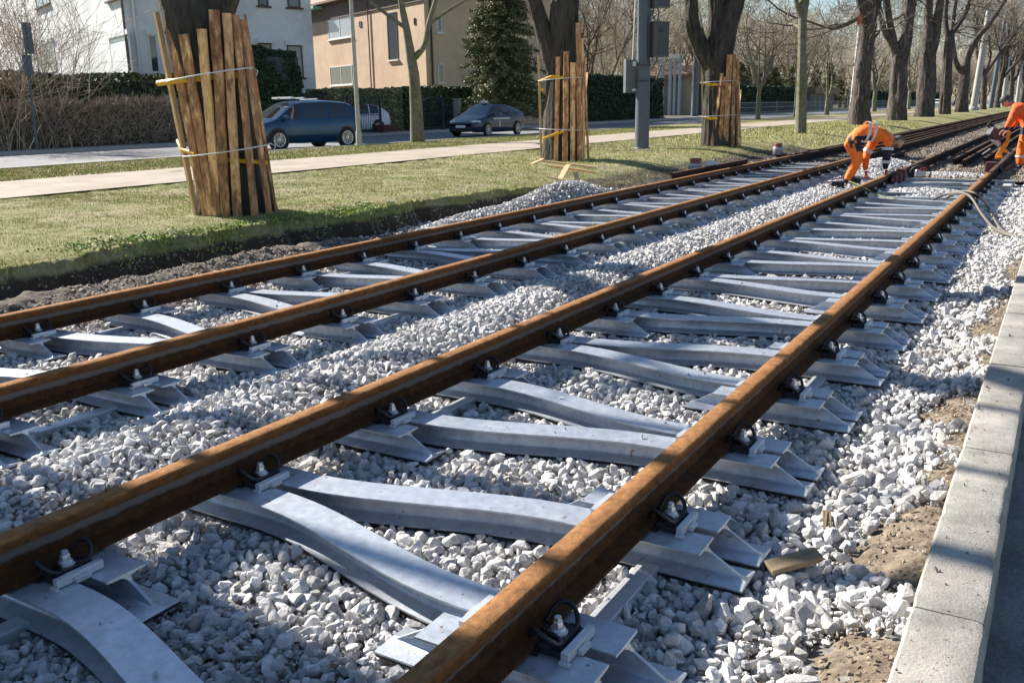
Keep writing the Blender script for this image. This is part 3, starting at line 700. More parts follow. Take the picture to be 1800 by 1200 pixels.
def pixel_tree(base, stems, seed, label, bark, kids=(7, 6, 5, 4), maxlev=3, length=7., twigr=.006, n=40, grp=None, dirs=None, flare=1.2, side=0, knob=.05):
    """stems: list of [(px, py, diameter_px), ...] polylines that start at the trunk; each continues as a grown limb"""
    r = np.random.default_rng(seed); thick = []; thin = []
    root = empty('old_tree', base, label=label, cat='tree', group=grp)
    B = np.array(base)
    b = MB(); rs = np.random.default_rng(seed)
    for si, st in enumerate(stems):
        P = []; q = []
        for (x, y_, w_) in st:
            p = np.array(at(x, y_, base)); P.append(p-B); dz = Vector(p-np.array([0, 0, CH])).dot(fw); q.append(w_/F*dz/2)
        P = np.array(P); q = np.array(q)
        if si == 0: P[0, 2] = -.12; q[0] *= flare
        # refine
        m_ = 5; t = np.linspace(0, len(P)-1, (len(P)-1)*m_+1); i = np.minimum(t.astype(int), len(P)-2); u = (t-i)[:, None]
        P0 = P[np.maximum(i-1, 0)]; P1 = P[i]; P2 = P[i+1]; P3 = P[np.minimum(i+2, len(P)-1)]
        S = .5*((2*P1)+(-P0+P2)*u+(2*P0-5*P1+4*P2-P3)*u*u+(-P0+3*P1-3*P2+P3)*u**3)
        Q = np.interp(t, range(len(q)), q)
        b.tube(S, Q, n); v = b.v[-1]; c = np.repeat(S, n, axis=0); d = v-c
        ang = np.tile(np.arange(n), len(S)); ridge = np.array([rs.normal()*.04 for _ in range(n)])[ang]; hz_ = np.repeat(np.arange(len(S)), n); rg2 = knob*(vnoise(ang*.9, hz_*.25, 1., seed)-.5)*2
        v[:] = c+d*(1+ridge[:, None]+rg2[:, None]+knob*(rs.random((len(v), 1))-.5))
        dd = vunit(S[-1]-S[-3])+np.array([0, 0, .35])
        if dirs: dd = vunit(np.array(dirs[si], float))
        grow(S[-1]-dd*.1, dd, length*r.uniform(.85, 1.1), Q[-1]*.95, 0, maxlev, r, thick, thin, kids=kids, minr=twigr, up=.07)
        for k in range(side if si == 0 else side//2):
            j = int(len(S)*r.uniform(.5, .97)); a = r.uniform(0, 6.28)
            grow(S[j], np.array([math.cos(a), math.sin(a), r.uniform(-.1, .5)]), r.uniform(2., 4.5), r.uniform(.035, .075), 1, 3, r, thick, thin, kids=(6, 6, 5), minr=twigr, up=.04, wander=.22)
    for P, rr in thick: b.tube(P, rr, 12 if rr[0] > .12 else 6)
    b.build('trunk', bark, root, smooth=70)
    mesh_twigs('crown', thin, M['twigdk'], root)
    return root

T1, T2, T3 = gp(418, 378, .17), gp(985, 282, .19), gp(1266, 257, .19)
pixel_tree(T1, [[(420, 385, 118), (402, 260, 112), (378, 130, 112), (350, 40, 120), (318, -40, 95), (285, -110, 78)], [(352, 50, 90), (385, -30, 84), (400, -110, 76)]], 11,
           'thick leaning old tree trunk closest to the camera, wrapped in boards', M['bark'], maxlev=3, length=6, kids=(4, 4, 4, 3), dirs=[(-.45, -.7, .9), (-.1, .3, 1.)])
pixel_tree(T2, [[(988, 285, 60), (987, 180, 56), (991, 80, 52), (993, 0, 50), (996, -90, 46)], [(976, 120, 34), (955, 55, 30), (938, 0, 27), (912, -80, 24)]], 12,
           'forked old tree wrapped in boards, between the grey mast and the dark hatchback', M['bark'], maxlev=3, length=8, kids=(8, 7, 6, 5), dirs=[(.2, .1, 1), (-.6, -.6, 1.)])
pixel_tree(T3, [[(1266, 258, 56), (1263, 170, 52), (1262, 110, 50), (1276, 50, 40), (1292, 0, 34), (1304, -60, 30)], [(1258, 125, 40), (1233, 85, 32), (1216, 45, 27), (1214, 0, 24), (1204, -50, 22)], [(1258, 90, 28), (1260, 30, 30), (1256, -50, 24)]], 13,
           'dark old tree with a wide Y fork, board wrapped, right of the grey mast', M['bark'], maxlev=3, length=8, kids=(8, 7, 6, 5), dirs=[(.5, .2, 1), (-.5, -.6, 1), (0, 0, 1)])

# off-frame neighbours of the same row: they stand left of the picture and shade the foreground
OFF = [((-9.4, 1.75, .2), 13, .62, 31), ((-9.6, -10., .2), 14, .5, 35)]
for i, (p, H, r0, sd) in enumerate(OFF):
    bare_tree(p, H, r0, sd, ['tall bare tree of the lawn row standing left of the picture', 'farther bare tree of the lawn row well left of the picture'][i], fork=.42, nl=3, spread=.45, lean=(0, .05) if i == 0 else (0, 0), maxlev=4, kids=(6, 5, 5), name='old_tree', bark=M['bark'], twig=M['twigdk'], extra=[([(0, 0, 2.4), (.1, .9, 3.0), (0, 1.75, 3.9), (.05, 2.0, 5.2), (0, 2.1, 7.5)], .095), ([(0, .3, 2.9), (-.1, 1.6, 3.2), (0, 2.5, 4.0), (.1, 2.75, 5.5), (0, 2.85, 7.5)], .055), ([(0, .4, 3.3), (-.3, 2.0, 3.5), (-.2, 3.3, 4.2), (0, 3.6, 5.6), (.1, 3.6, 7.6)], .05), ([(.3, .3, 3.0), (.2, .8, 3.6), (.1, 1.05, 4.4), (0, 1.15, 5.4), (0, 1.2, 7)], .06)] if i == 0 else ())

# the row along the track beyond the boards: (base px, base py, trunk width px, height, lean)
RT = [('young straight tree between the third guarded tree and the bent worker', 'barklt', [[(1408, 232, 17), (1410, 111, 15), (1411, 28, 14)], [(1411, 40, 10), (1399, 0, 8), (1392, -50, 6)], [(1411, 40, 11), (1418, 0, 9), (1424, -50, 7)]], 4.5),
      ('thick bare tree with a small red box, directly behind the bent worker', 'barkfar', [[(1511, 216, 31), (1515, 139, 29), (1521, 92, 27), (1526, 42, 26)], [(1526, 50, 18), (1514, 0, 17), (1508, -60, 13)], [(1528, 50, 18), (1544, 0, 15), (1560, -60, 12)], [(1512, 30, 8), (1485, 45, 6), (1462, 52, 4)]], 8),
      ('bare tree just right of the bent worker, its big limb forking left', 'barkfar', [[(1576, 215, 28), (1579, 133, 27), (1583, 100, 26), (1594, 55, 19), (1600, 0, 17), (1606, -60, 13)], [(1580, 108, 16), (1567, 75, 13), (1553, 50, 10), (1545, 10, 8)], [(1574, 85, 12), (1562, 28, 12), (1556, -20, 10)]], 8),
      ('bare tree with two steep upright limbs, between two thinner trunks', 'barkfar', [[(1625, 205, 27), (1630, 125, 25), (1632, 92, 25), (1632, 42, 14), (1633, 0, 13), (1636, -50, 11)], [(1636, 100, 16), (1645, 60, 14), (1653, 0, 14), (1664, -50, 11)]], 8),
      ('slim bare tree whose crooked limb bends right above the far masts', 'barkfar', [[(1661, 200, 18), (1665, 125, 17), (1668, 69, 14), (1680, 50, 9), (1700, 17, 7), (1712, -30, 6)], [(1668, 75, 10), (1662, 30, 8), (1668, -30, 7)]], 7),
      ('bare tree left of the plinthed mast, its limb sweeping up to the right', 'barkfar', [[(1690, 195, 18), (1696, 133, 16), (1703, 97, 11), (1717, 69, 9), (1739, 42, 8), (1767, 0, 7)], [(1694, 130, 10), (1680, 108, 8), (1674, 60, 7), (1680, 0, 6)]], 7)]
for i, (lab, bk, st, ln) in enumerate(RT):
    b0 = gx(st[0][0][0], st[0][0][1], -9.5+(.4 if i == 0 else 0)); b0.z = .18
    pixel_tree(b0, st, 50+i, lab, M[bk], kids=(7, 6, 4), maxlev=3, length=ln, twigr=.009 if i < 4 else .013, n=26, side=(5 if i else 2), knob=(.13 if i else .06), grp='bare trees in the row beside the track')
row = [(1728, 189, 12, 14, 'thin far tree between the two far masts', 'barkfar', .3, 4, .5),
       (1752, 187, 12, 14, 'far tree just left of the cropped worker', 'barkfar', .3, 4, .5),
       (1776, 186, 12, 14, 'far tree above the back of the cropped worker', 'barkfar', .3, 4, .5),
       (1795, 185, 11, 14, 'far tree at the right edge of the picture', 'barkfar', .3, 4, .5)]
for i, (px, py, wpx, H, lab, bk, fk, nl, sp) in enumerate(row):
    b0 = gx(px, py, -9.5); dpt = pj(b0)[2]; b0.z = .18
    bare_tree(b0, H, wpx/F*dpt/2/1.12, 50+i, lab, fork=fk, nl=nl, lean=(.05 if i % 2 else -.05, .02), spread=sp, maxlev=4, kids=(8, 6, 5, 4), bark=M[bk],
              group='bare trees in the row beside the track', name='bare_tree', minr=.014)
# second row beyond the path, by the street
yt = gx(734, 246, -20.5); yt.z = .2
pixel_tree(yt, [[(734, 246, 22), (729, 150, 19), (722, 100, 17), (714, 50, 13), (706, 10, 11), (700, -40, 9)], [(725, 106, 12), (746, 80, 10), (754, 40, 9), (766, 0, 7)], [(714, 50, 8), (688, 32, 6), (652, 4, 5)], [(752, 45, 6), (790, 18, 5), (828, -4, 4)]], 91,
           'pale forked young tree standing between the two cars', M['barklt'], maxlev=2, length=3.5, kids=(7, 6), twigr=.008, n=16, grp='small trees along the street')
row2 = [(1332, 208, 9, 7.5, 'small bare street tree right of the third guarded tree', .3, 4, .7, -20.4),
        (1397, 203, 5, 8, 'very thin street tree behind the young straight tree', .4, 3, .4, -20.4),
        (1453, 200, 9, 7.5, 'small forked street tree left of the thick bare tree', .22, 3, .5, -20.4),
        (1536, 191, 9, 8, 'street tree seen between the two thick trunks', .3, 4, .5, -20.4),
        (1597, 190, 7, 9, 'slim far street tree behind the second thick trunk', .3, 4, .5, -20.4)]
for i, (px, py, wpx, H, lab, fk, nl, sp, X) in enumerate(row2):
    b0 = gx(px, py, X); dpt = pj(b0)[2]; b0.z = .2
    bare_tree(b0, H, wpx/F*dpt/2/1.1, 80+i, lab, fork=fk, nl=nl, spread=sp, maxlev=4, kids=(6, 5, 4, 3), bark=M['barklt'], group='small trees along the street', name='street_tree', minr=.007)

# ---------------------------------------------------------------- board guards round the three near trunks
def plank(b, p0, p1, w_, th, r, mi, out):
    p0 = np.array(p0, float); p1 = np.array(p1, float); n = 9; T = vunit(p1-p0); S = vunit(np.cross(T, out)); O = np.cross(S, T); V = []
    ph = r.uniform(0, 6); bow = r.uniform(-.012, .012)
    for i in range(n):
        t = i/(n-1); c = p0+(p1-p0)*t+S*bow*math.sin(3*t+ph); hw = w_/2*(1+.10*r.uniform(-1, 1)); hw2 = w_/2*(1+.10*r.uniform(-1, 1))
        V += [c-S*hw-O*th/2, c-S*hw*.8+O*th/2, c+S*hw2*.8+O*th/2, c+S*hw2-O*th/2]
    Fc = [(i*4+j, i*4+(j+1) % 4, (i+1)*4+(j+1) % 4, (i+1)*4+j) for i in range(n-1) for j in range(4)]+[(3, 2, 1, 0), tuple((n-1)*4+j for j in range(4))]
    b.add(V, [f[::-1] for f in Fc], mi)
def guard(base, planks, ropes, pipes, ring, label, seed):
    """planks: (bx, by, tx, ty, width_px, material); ring: radius of the ring of boards in metres"""
    r = random.Random(seed); root = empty('trunk_guard', base, label=label, cat='tree guard', group='board guards round tree trunks')
    B = np.array(base); toc = vunit(np.array([-B[0], -B[1], 0])); side = np.array([-toc[1], toc[0], 0])
    dep = pj(base)[2]; cx_b = pj(base)[0]; scale = F/dep
    def place(px, py, cxp):
        p = np.array(at(px, py, base)); s = (px-cxp)/scale; k = math.sqrt(max(0, ring**2-s*s))
        return p-B+toc*k, s
    ctop = sum(p[2] for p in planks)/len(planks)
    cbot = sum(p[0] for p in planks)/len(planks)
    for (bx, by, tx, ty, wp, mt) in planks:
        p0, s0 = place(bx, by, cbot); p1, s1 = place(tx, ty, ctop)
        k = math.sqrt(max(0.0, ring**2-s0*s0)); ou = vunit(toc*k+side*s0*(1 if side @ np.array(r2) > 0 else -1))
        p0[2] = min(p0[2], .02)-.02
        b = MB(); plank(b, p0, p1, wp*.88/scale, .05 if mt == 'plankpalesun' else .028, r, 0, ou); b.build('plank', M[mt], root)
    # boards on the far side of the trunk
    for k in range(5):
        a = (k+1.4)/6.8*math.pi; v = -toc*math.sin(a)*ring+side*math.cos(a)*ring
        tl = np.array(at(ctop, planks[0][3]+30, base))-B; h = tl[2]*r.uniform(.8, 1.02); tl = tl*(h/tl[2])
        b = MB(); plank(b, v*.98, v*.95+tl, .12, .026, r, 0, vunit(v)); b.build('plank', M['plankbark'] if k % 2 else M['plank'], root)
    for (lx, ly, rx, ry) in ropes:
        a, _ = place(lx, ly, (lx+rx)/2); c, _ = place(rx, ry, (lx+rx)/2); mid = (a+c)/2; rad = np.linalg.norm(c-a)/2
        P = []
        for k in range(33):
            t = k/32*2*math.pi; P.append(mid-toc*0+(c-a)/2*math.cos(t)*1.04+toc*(ring+.035)*math.sin(t)*1.02)
        b = MB(); b.tube(P, .008, 6, caps=False)
        e = P[0]; b.tube([e, e+np.array([0, 0, -.03])+side*.05, e+side*.02+np.array([0, 0, -.10])], .007, 5)
        b.build('rope', M['rope'], root, smooth=80)
    for pts, rad in pipes:
        P = [np.array(at(x, y_, base))-B+toc*k for x, y_, k in pts]
        b = MB(); q = np.array(P); t = np.linspace(0, len(q)-1, 24); b.tube(np.stack([np.interp(t, range(len(q)), q[:, j]) for j in range(3)], -1), rad*(1+.08*np.sin(np.arange(24)*2.5)), 10); b.build('drain_pipe', M['yellow'], root, smooth=60)
guard(T1, [(347, 375, 274, 22, 10, 'plankpalesun'), (364, 378, 296, 34, 21, 'plankbark'), (377, 378, 325, 66, 19, 'plankbark'), (382, 380, 357, 58, 19, 'plank'), (399, 381, 375, 26, 19, 'plankbark'),
           (418, 383, 399, 31, 17, 'plank'), (448, 384, 414, 33, 15, 'plankbark'), (473, 383, 427, 40, 16, 'plankbark'), (487, 378, 430, 30, 9, 'plankbark')],
      [(297, 145, 441, 122), (325, 273, 472, 252)], [([(279, 147, .05), (300, 145, .25), (350, 141, .40), (440, 131, .25)], .033), ([(313, 248, .0), (322, 262, .2), (345, 268, .38)], .026), ([(400, 278, .41), (430, 281, .38), (468, 284, .25)], .026)], .53,
      'ring of rough boards round the closest leaning trunk, tied with white rope', 3)
guard(T2, [(952, 285, 946, 97, 5, 'plankpalesun'), (977, 280, 981, 102, 10, 'plankbark'), (993, 283, 995, 93, 11, 'plankbark'), (1006, 285, 1007, 112, 10, 'plank'), (1019, 286, 1016, 44, 11, 'plankbark'), (1027, 287, 1022, 70, 6, 'plank'), (1034, 284, 1026, 100, 5, 'plankbark')],
      [(948, 143, 1027, 137), (950, 226, 1033, 228)], [([(951, 143, .4), (970, 136, .52), (990, 138, .52)], .03), ([(955, 243, .45), (975, 235, .5), (1003, 227, .5)], .028), ([(950, 157, .3), (957, 160, .35)], .03)], .55,
      'ring of boards, the leftmost coloured as sunlit, round the forked trunk left of the mast', 4)
guard(T3, [(1237, 250, 1233, 106, 4, 'plankpalesun'), (1251, 252, 1269, 130, 8, 'plank'), (1264, 254, 1274, 136, 8, 'plankbark'), (1275, 258, 1282, 98, 11, 'plankbark'), (1288, 260, 1290, 97, 9, 'plankbark'), (1296, 259, 1296, 105, 6, 'plankbark'), (1301, 256, 1297, 98, 4, 'plank')],
      [(1233, 146, 1298, 142), (1235, 205, 1300, 201)], [([(1234, 146, .4), (1250, 150, .5), (1262, 150, .5)], .03), ([(1236, 206, .4), (1250, 209, .5), (1262, 208, .5)], .03)], .55,
      'ring of dark boards and leaning logs round the Y forked trunk right of the mast', 5)

# broken pallet frame leaning at the foot of the second guard
def pbar(b, x0, y0, z0, x1, y1, z1, w_, h_):
    b.bar(gp(x0, y0, z0), gp(x1, y1, z1), w_, h_)
o0 = gp(1000, 336, .02); root = empty('broken_pallet', o0, label='broken frame of pale laths lying below the second board guard', cat='pallet')
tp = Vector((-o0.x, -o0.y, 0)).normalized()
def PA(x, y, k): return Vector(at(x, y, o0))+tp*k-o0
for a in ((944, 284, -.3, 1050, 296, -.1, .06), (962, 294, -.4, 1048, 305, -.2, .05), (962, 310, .1, 1032, 325, .2, .06), (975, 334, .1, 1008, 336, .1, .05)):
    b = MB(); b.bar(PA(*a[:3]), PA(*a[3:6]), a[6], .035); b.build('lath', M['plankpalesun'], root)
for a in ((934, 290, -.2, 954, 282, -.3, .09), (999, 291, -.15, 984, 316, .1, .10), (1011, 304, -.1, 1018, 322, .15, .08), (984, 312, .0, 981, 330, .1, .08), (1020, 316, .2, 1034, 336, .2, .09)):
    b = MB(); b.bar(PA(*a[:3]), PA(*a[3:6]), a[6], .03); b.build('cross_lath', M['plankpalesun'], root)
b = MB(); b.tube([gp(1006, 340, .03), gp(1034, 323, .08)], .03, 10); tag(b.build('pipe', mat('blue_grey_pipe', (.16, .25, .34), .5), smooth=60), 'short blue grey pipe stuck in the gravel below the broken lath frame', 'pipe')

# ---------------------------------------------------------------- grey mast with cabinets
mb = gp(1128, 262, .18); dep = pj(mb)[2]; S_ = F/dep
root = empty('mast', mb, label='thick grey steel mast with cabinets fixed to it, on the lawn', cat='mast')
b = MB(); b.tube([(0, 0, -.2), (0, 0, 3.0), (-.0, 0, 9)], [.205, .185, .155], 24); b.lathe([(.23, -.1), (.23, .03), (.2, .06)], n=24); b.build('pole', M['polegrey'], root, smooth=50)
rv = Vector((r1.x, r1.y, 0)); tv = Vector((-mb.x, -mb.y, 0)).normalized(); ang = math.atan2(rv.y, rv.x)
def zof(py, p=mb): return at(1128, py, p).z-p.z
def cab(cx, y0, y1, wd, dp, label_name, mt, fins=0, off=.0, rz=.35):
    c = Vector(at(cx, (y0+y1)/2, mb))-mb+tv*off; h = (y1-y0)/S_
    b = MB(); b.box((0, 0, 0), (wd, dp, h))
    o = b.build(label_name, mt, root, loc=c, bevel=.01); o.rotation_euler = (0, 0, ang+rz)
    if fins:
        f = MB()
        for k in range(fins): f.box((-wd/2+wd*(k+.5)/fins, -dp/2-.012, 0), (.012, .025, h*.9))
        f.box((0, -dp/2-.01, h/2-.02), (wd, .03, .03)); f.box((0, -dp/2-.01, -h/2+.02), (wd, .03, .03)); f.build('fin_panel', mt, o)
    return o
o = cab(1107, 107, 162, .32, .16, 'meter_box', M['boxgrey']); MB().box((.09, -.09, .33), (.1, .01, .13)).build('sticker', M['white'], o)
MB().box((.10, -.09, -.37), (.12, .01, .06)).build('sticker', M['rope'], o)
o = cab(1159, 41, 99, .44, .3, 'ventilated_cabinet', M['boxgrey'], 7, .05); MB().lathe([(.04, 0), (.04, .04), (.03, .05)], (-.05, -.17, .22), 12, M=Matrix.Rotation(R(90), 3, 'X')).build('lock', M['dark'], o)
o = cab(1161, -40, 12, .44, .3, 'ventilated_cabinet', M['boxgrey'], 7, .05)
b = MB()
def P_(x, y, k=.2): return np.array(at(x, y, mb)-mb+tv*k)
b.tube([P_(1146, 27), P_(1140, 30), P_(1139, 60), P_(1139, 100), P_(1143, 112), P_(1148, 110), P_(1147, 100)], .014, 6)
b.tube([P_(1155, 12), P_(1158, 25), P_(1155, 41)], .018, 6); b.tube([P_(1150, 14), P_(1147, 28), P_(1153, 41)], .018, 6)
b.tube([P_(1156, 99), P_(1152, 112), P_(1145, 122)], .016, 6); b.build('cable', M['dark'], root, smooth=80)
b = MB(); b.tube([P_(1112, 107, .02), P_(1117, 0, .02), P_(1119, -80, .02)], .016, 6); b.build('conduit', M['rope'], root, smooth=80)
b = MB()
for yy in (115, 143):
    z = zof(yy); b.lathe([(.2, z-.02), (.205, z-.02), (.205, z+.02), (.2, z+.02)], n=24); b.box(tuple(P_(1119, yy, 0)), (.1, .03, .03), ang)
b.build('strap', M['dark'], root, smooth=40)

# simple far masts and posts
def post(px, py, X, wpx, label, mt, top=9., lean=(0, 0), plinth=0, name='mast', grp=None):
    b0 = gx(px, py, X); rr = wpx/F*pj(b0)[2]/2; b0.z = .12
    b = MB(); b.tube([(0, 0, 0), (lean[0]*top, lean[1]*top, top)], [rr, rr*.75], 14); b.lathe([(rr*1.5, 0), (rr*1.5, .35), (rr*1.1, .5)] if plinth else [(rr*1.3, 0), (rr*1.3, .06), (rr, .08)], n=14)
    return tag(b.build(name, mt, smooth=50, loc=b0), label, 'mast', grp)
post(1711, 191, -9.9, 12, 'leaning far grey mast on a concrete plinth beside the old track', M['concrete'], 11, (.05, .0), 1)
post(1741, 189, -9.9, 8, 'thin dark far mast leaning right, second behind the old track', M['polegrey'], 12, (.05, 0))
post(1763, 187, -9.9, 8, 'pale far mast behind the head of the cropped worker', M['concrete'], 8)
post(1787, 186, -9.9, 7, 'farthest pale mast, above the back of the cropped worker', M['concrete'], 8)
post(1496, 194, -20.6, 8, 'pale slim street mast seen left of the thick trunk behind the bent worker', M['rope'], 9, (.03, 0))
post(1414, 196, -33, 6, 'blue grey post in front of the low brown roofed building', M['polegrey'], 5)
post(1221, 195, -34, 13, 'square looking grey gate pillar left of the third guarded tree', M['polegrey'], 7)
root = empty('street_lamp', gx(631, 245, -20.6)*1., label='thin pale lamp post at the street kerb right of the blue van', cat='lamp post'); root.location.z = .15
b = MB(); b.tube([(0, 0, 0), (0, 0, 2.6), (-.02, 0, 8)], [.075, .07, .055], 12); b.lathe([(.1, 0), (.1, .5), (.075, .55)], n=12); b.build('post', M['concrete'], root, smooth=50)
b = MB(); b.tube([(0, 0, 7.9), (-.8, 0, 8.2), (-1.5, 0, 8.25)], .04, 8); b.build('arm', M['rope'], root)
b = MB(); b.box((-1.75, 0, 8.23), (.6, .25, .12)); b.build('lamp_head', M['rope'], root)
# street sign seen nearly edge on
sb = gx(66, 264, -30.6); sb.z = .2; root = empty('street_sign', sb, label='grey post with a narrow street sign seen nearly edge on, at the far left', cat='street sign')
lf = sb+Vector((0, 0, 0)); b = MB(); b.tube([(0, 0, 0), tuple(Vector(at(40, 40, sb))-sb)], .04, 8); b.build('post', M['polegrey'], root, smooth=50)
sgn = MB()
for (ya, yb) in ((40, 95), (97, 132)):
    a = Vector(at(44, ya, sb))-sb; c = Vector(at(54, yb, sb))-sb; sgn.box((a+c)/2, (.30, .03, (a-c).z), ang+.9); sgn.box((a+c)/2+Vector((0, 0, 0)), (.05, .09, (a-c).z*1.02), ang+.9)
sgn.build('sign_panel', M['polegrey'], root)

# ---------------------------------------------------------------- houses
def clothoid(): pass
class House:
    def __init__(s, name, corner, rot, LR, LL, z1, wall, label, cat='house'):
        s.root = empty(name, corner, label=label, cat=cat); s.c = Vector(corner); c_, s_ = math.cos(rot), math.sin(rot)
        s.d = {'R': Vector((s_, c_, 0)), 'L': Vector((-c_, s_, 0))}; s.n = {'R': Vector((c_, -s_, 0)), 'L': Vector((-s_, -c_, 0))}
        dR, dL = s.d['R'], s.d['L']; b = MB()
        q = [Vector((0, 0, 0)), dR*LR, dR*LR+dL*LL, dL*LL]
        V = [tuple(p+Vector((0, 0, z))) for z in (0, z1) for p in q]
        b.add(V, [(0, 1, 2, 3), (7, 6, 5, 4), (0, 4, 5, 1), (1, 5, 6, 2), (2, 6, 7, 3), (3, 7, 4, 0)]); b.build('wall', wall, s.root); s.q = q; s.z1 = z1
    def hit(s, f, px, py):
        d = ray(px, py); n = s.n[f]; O = Vector((0, 0, CH)); t = (s.c-O).dot(n)/d.dot(n); p = O+d*t-s.c
        return p.dot(s.d[f]), p.z
    def rect(s, b, f, u0, u1, z0, z1, o0, o1, mi=0):
        d, n = s.d[f], s.n[f]; V = [tuple(d*u+n*o+Vector((0, 0, z))) for o in (o0, o1) for u, z in ((u0, z0), (u1, z0), (u1, z1), (u0, z1))]
        b.add(V, [(0, 1, 2, 3), (7, 6, 5, 4), (0, 4, 5, 1), (1, 5, 6, 2), (2, 6, 7, 3), (3, 7, 4, 0)], mi)
    def win(s, f, x0, y0, x1, y1, pane='glass', frame='frame', div=1, sill=None, shutter=0, fw_=.07, head=False):
        ym = (y0+y1)/2; xm = (x0+x1)/2
        u0, _ = s.hit(f, x0, ym); u1, _ = s.hit(f, x1, ym); _, za = s.hit(f, xm, y1); _, zb = s.hit(f, xm, y0)
        if u0 > u1: u0, u1 = u1, u0
        b = MB(); w = fw_
        for a in ((u0, u1, za, za+w), (u0, u1, zb-w, zb), (u0, u0+w, za+w, zb-w), (u1-w, u1, za+w, zb-w)): s.rect(b, f, *a, .0, .05)
        for k in range(1, div+1):
            if div: u = u0+(u1-u0)*k/(div+1); s.rect(b, f, u-w/2, u+w/2, za+w, zb-w, .0, .045)
        o = b.build('window', M[frame], s.root)
        b = MB(); s.rect(b, f, u0+w*.5, u1-w*.5, za+w*.5, zb-w*.5, .002, .02); b.build('pane', M[pane], o)
        if sill: b = MB(); s.rect(b, f, u0-.12, u1+.12, za-.08, za, .0, .16); b.build('sill', M[sill], o)
        if head: b = MB(); s.rect(b, f, u0-.1, u1+.1, zb, zb+.22, .0, .14); b.build('shutter_box', M['frame'], o)
        if shutter: b = MB(); s.rect(b, f, u0+w, u1-w*.3, za+w, zb-w-(zb-za)*(1-shutter), .03, .04); b.build('roller_shutter', M['white'], o)
        return o
    def pipe(s, f, px, mt, rad=.06, off=.1, y=60):
        u, _ = s.hit(f, px, y); p = s.d[f]*u+s.n[f]*off; b = MB(); b.tube([tuple(p+Vector((0, 0, .1))), tuple(p+Vector((0, 0, s.z1-.2)))], rad, 8); b.build('downpipe', M[mt], s.root, smooth=60)
    def roof(s, mt, rise=2.4, ov=.5):
        q = s.q; cen = (q[0]+q[2])/2; e = [cen+(p-cen)*(1+ov/5) for p in q]; r0_ = (q[0]+q[3])/2*.7+cen*.3; r1_ = (q[1]+q[2])/2*.7+cen*.3
        V = [tuple(p+Vector((0, 0, s.z1+.02))) for p in e]+[tuple(p+Vector((0, 0, s.z1+rise))) for p in (r0_, r1_)]+[tuple(p+Vector((0, 0, s.z1-.13))) for p in e]
        b = MB(); b.add(V, [(0, 1, 5, 4), (1, 2, 5), (2, 3, 4, 5), (3, 0, 4), (0, 6, 7, 1), (1, 7, 8, 2), (2, 8, 9, 3), (3, 9, 6, 0), (6, 9, 8, 7)]); b.build('roof', M[mt], s.root)
def planehit(px, X):
    d = ray(px, 190); t = X/d.x; return Vector((X, d.y*t, .18))
W = House('white_house', planehit(235, -40), R(22), 9.9, 40, 11.0, M['plaster_w'], 'tall white plastered house behind the hedge at the left')
W.roof('roof')
W.win('L', 62, -30, 86, 12, sill='brownframe', pane='curtain'); W.win('L', 72, 76, 98, 128, head=True, div=0); W.win('L', 196, 64, 232, 130, pane='curtain', div=0, shutter=.93, head=True)
W.win('L', 186, -60, 214, 0, sill='brownframe')
W.pipe('L', 224, 'brownplaster', .06); W.pipe('R', 238, 'white', .07)
W.win('R', 262, 62, 278, 128, div=0, head=True); W.win('R', 452, -35, 470, 11, sill='brownframe', frame='brownframe', div=0); W.win('R', 504, -35, 526, 14, sill='brownframe', frame='brownframe', div=0)
W.win('R', 456, 76, 478, 130, head=True, frame='brownframe', div=0); W.win('R', 506, 80, 532, 137, head=True, frame='brownframe', div=0, sill='brownframe')
Tn = House('tan_house', planehit(752, -38), R(24), 12, 22, 9.5, M['plaster_t'], 'tan plastered house with a tall stair window, behind the clipped hedge')
Tn.roof('roof', 2.2)
Tn.win('L', 577, 29, 619, 68, sill='white', pane='curtain'); Tn.win('L', 581, 116, 620, 150, sill='white', pane='glass'); Tn.win('L', 682, 22, 699, 106, frame='dark', sill='white', div=0)
Tn.win('L', 632, 38, 636, 48, frame='dark', div=0, fw_=.04); Tn.win('L', 728, 32, 731, 44, frame='dark', div=0, fw_=.04); Tn.win('L', 731, 124, 735, 136, frame='dark', div=0, fw_=.04)
Tn.win('R', 768, 30, 776, 58, sill='white', div=0); Tn.win('R', 770, 112, 780, 146, sill='white', div=0)
Tn.pipe('L', 650, 'roof', .05); Tn.pipe('R', 757, 'dark', .07)
b = MB(); Tn.rect(b, 'L', -.02, 22.1, 8.2, 9.52, -.02, .10); b.build('frieze', M['brownplaster'], Tn.root)
b = MB(); Tn.rect(b, 'L', 16, 21.9, 9.1, 9.3, .1, .9); b.build('canopy', M['copper'], Tn.root)
# pale villa with tall columns beyond the mast and low roofed buildings
Bm = House('columned_villa', planehit(1215, -38), R(0), 14, 10, 4.4, mat('beige_plaster', (.40, .36, .30), .9, var=.12, vscale=1.2), 'beige villa with tall pale blue columns, behind the trees right of the grey mast', 'building')
Bm.roof('roof', 1.6)
cm_ = mat('pale_blue_column', (.36, .42, .50), .6, var=.15, vscale=3)
for k, (px, wd, hh_) in enumerate(((1168, .36, 6.3), (1183, .22, 6.6), (1191, .16, 6.6), (1200, .20, 6.6))):
    u, _ = Bm.hit('L', px, 100); p = Bm.d['L']*u+Bm.n['L']*.7; q_ = np.linspace(0, hh_, 26); b = MB(); b.tube([tuple(p+Vector((0, 0, z))) for z in q_], wd*(1+(.10 if k == 0 else .03)*np.sin(q_*9)), 12); b.build('column', cm_, Bm.root, smooth=50)
b = MB(); Bm.rect(b, 'L', 1.2, 8, 6.3, 6.8, .2, 1.2); b.build('column_beam', M['plaster_w'], Bm.root)
Bm.win('R', 1222, 100, 1236, 130, div=0)
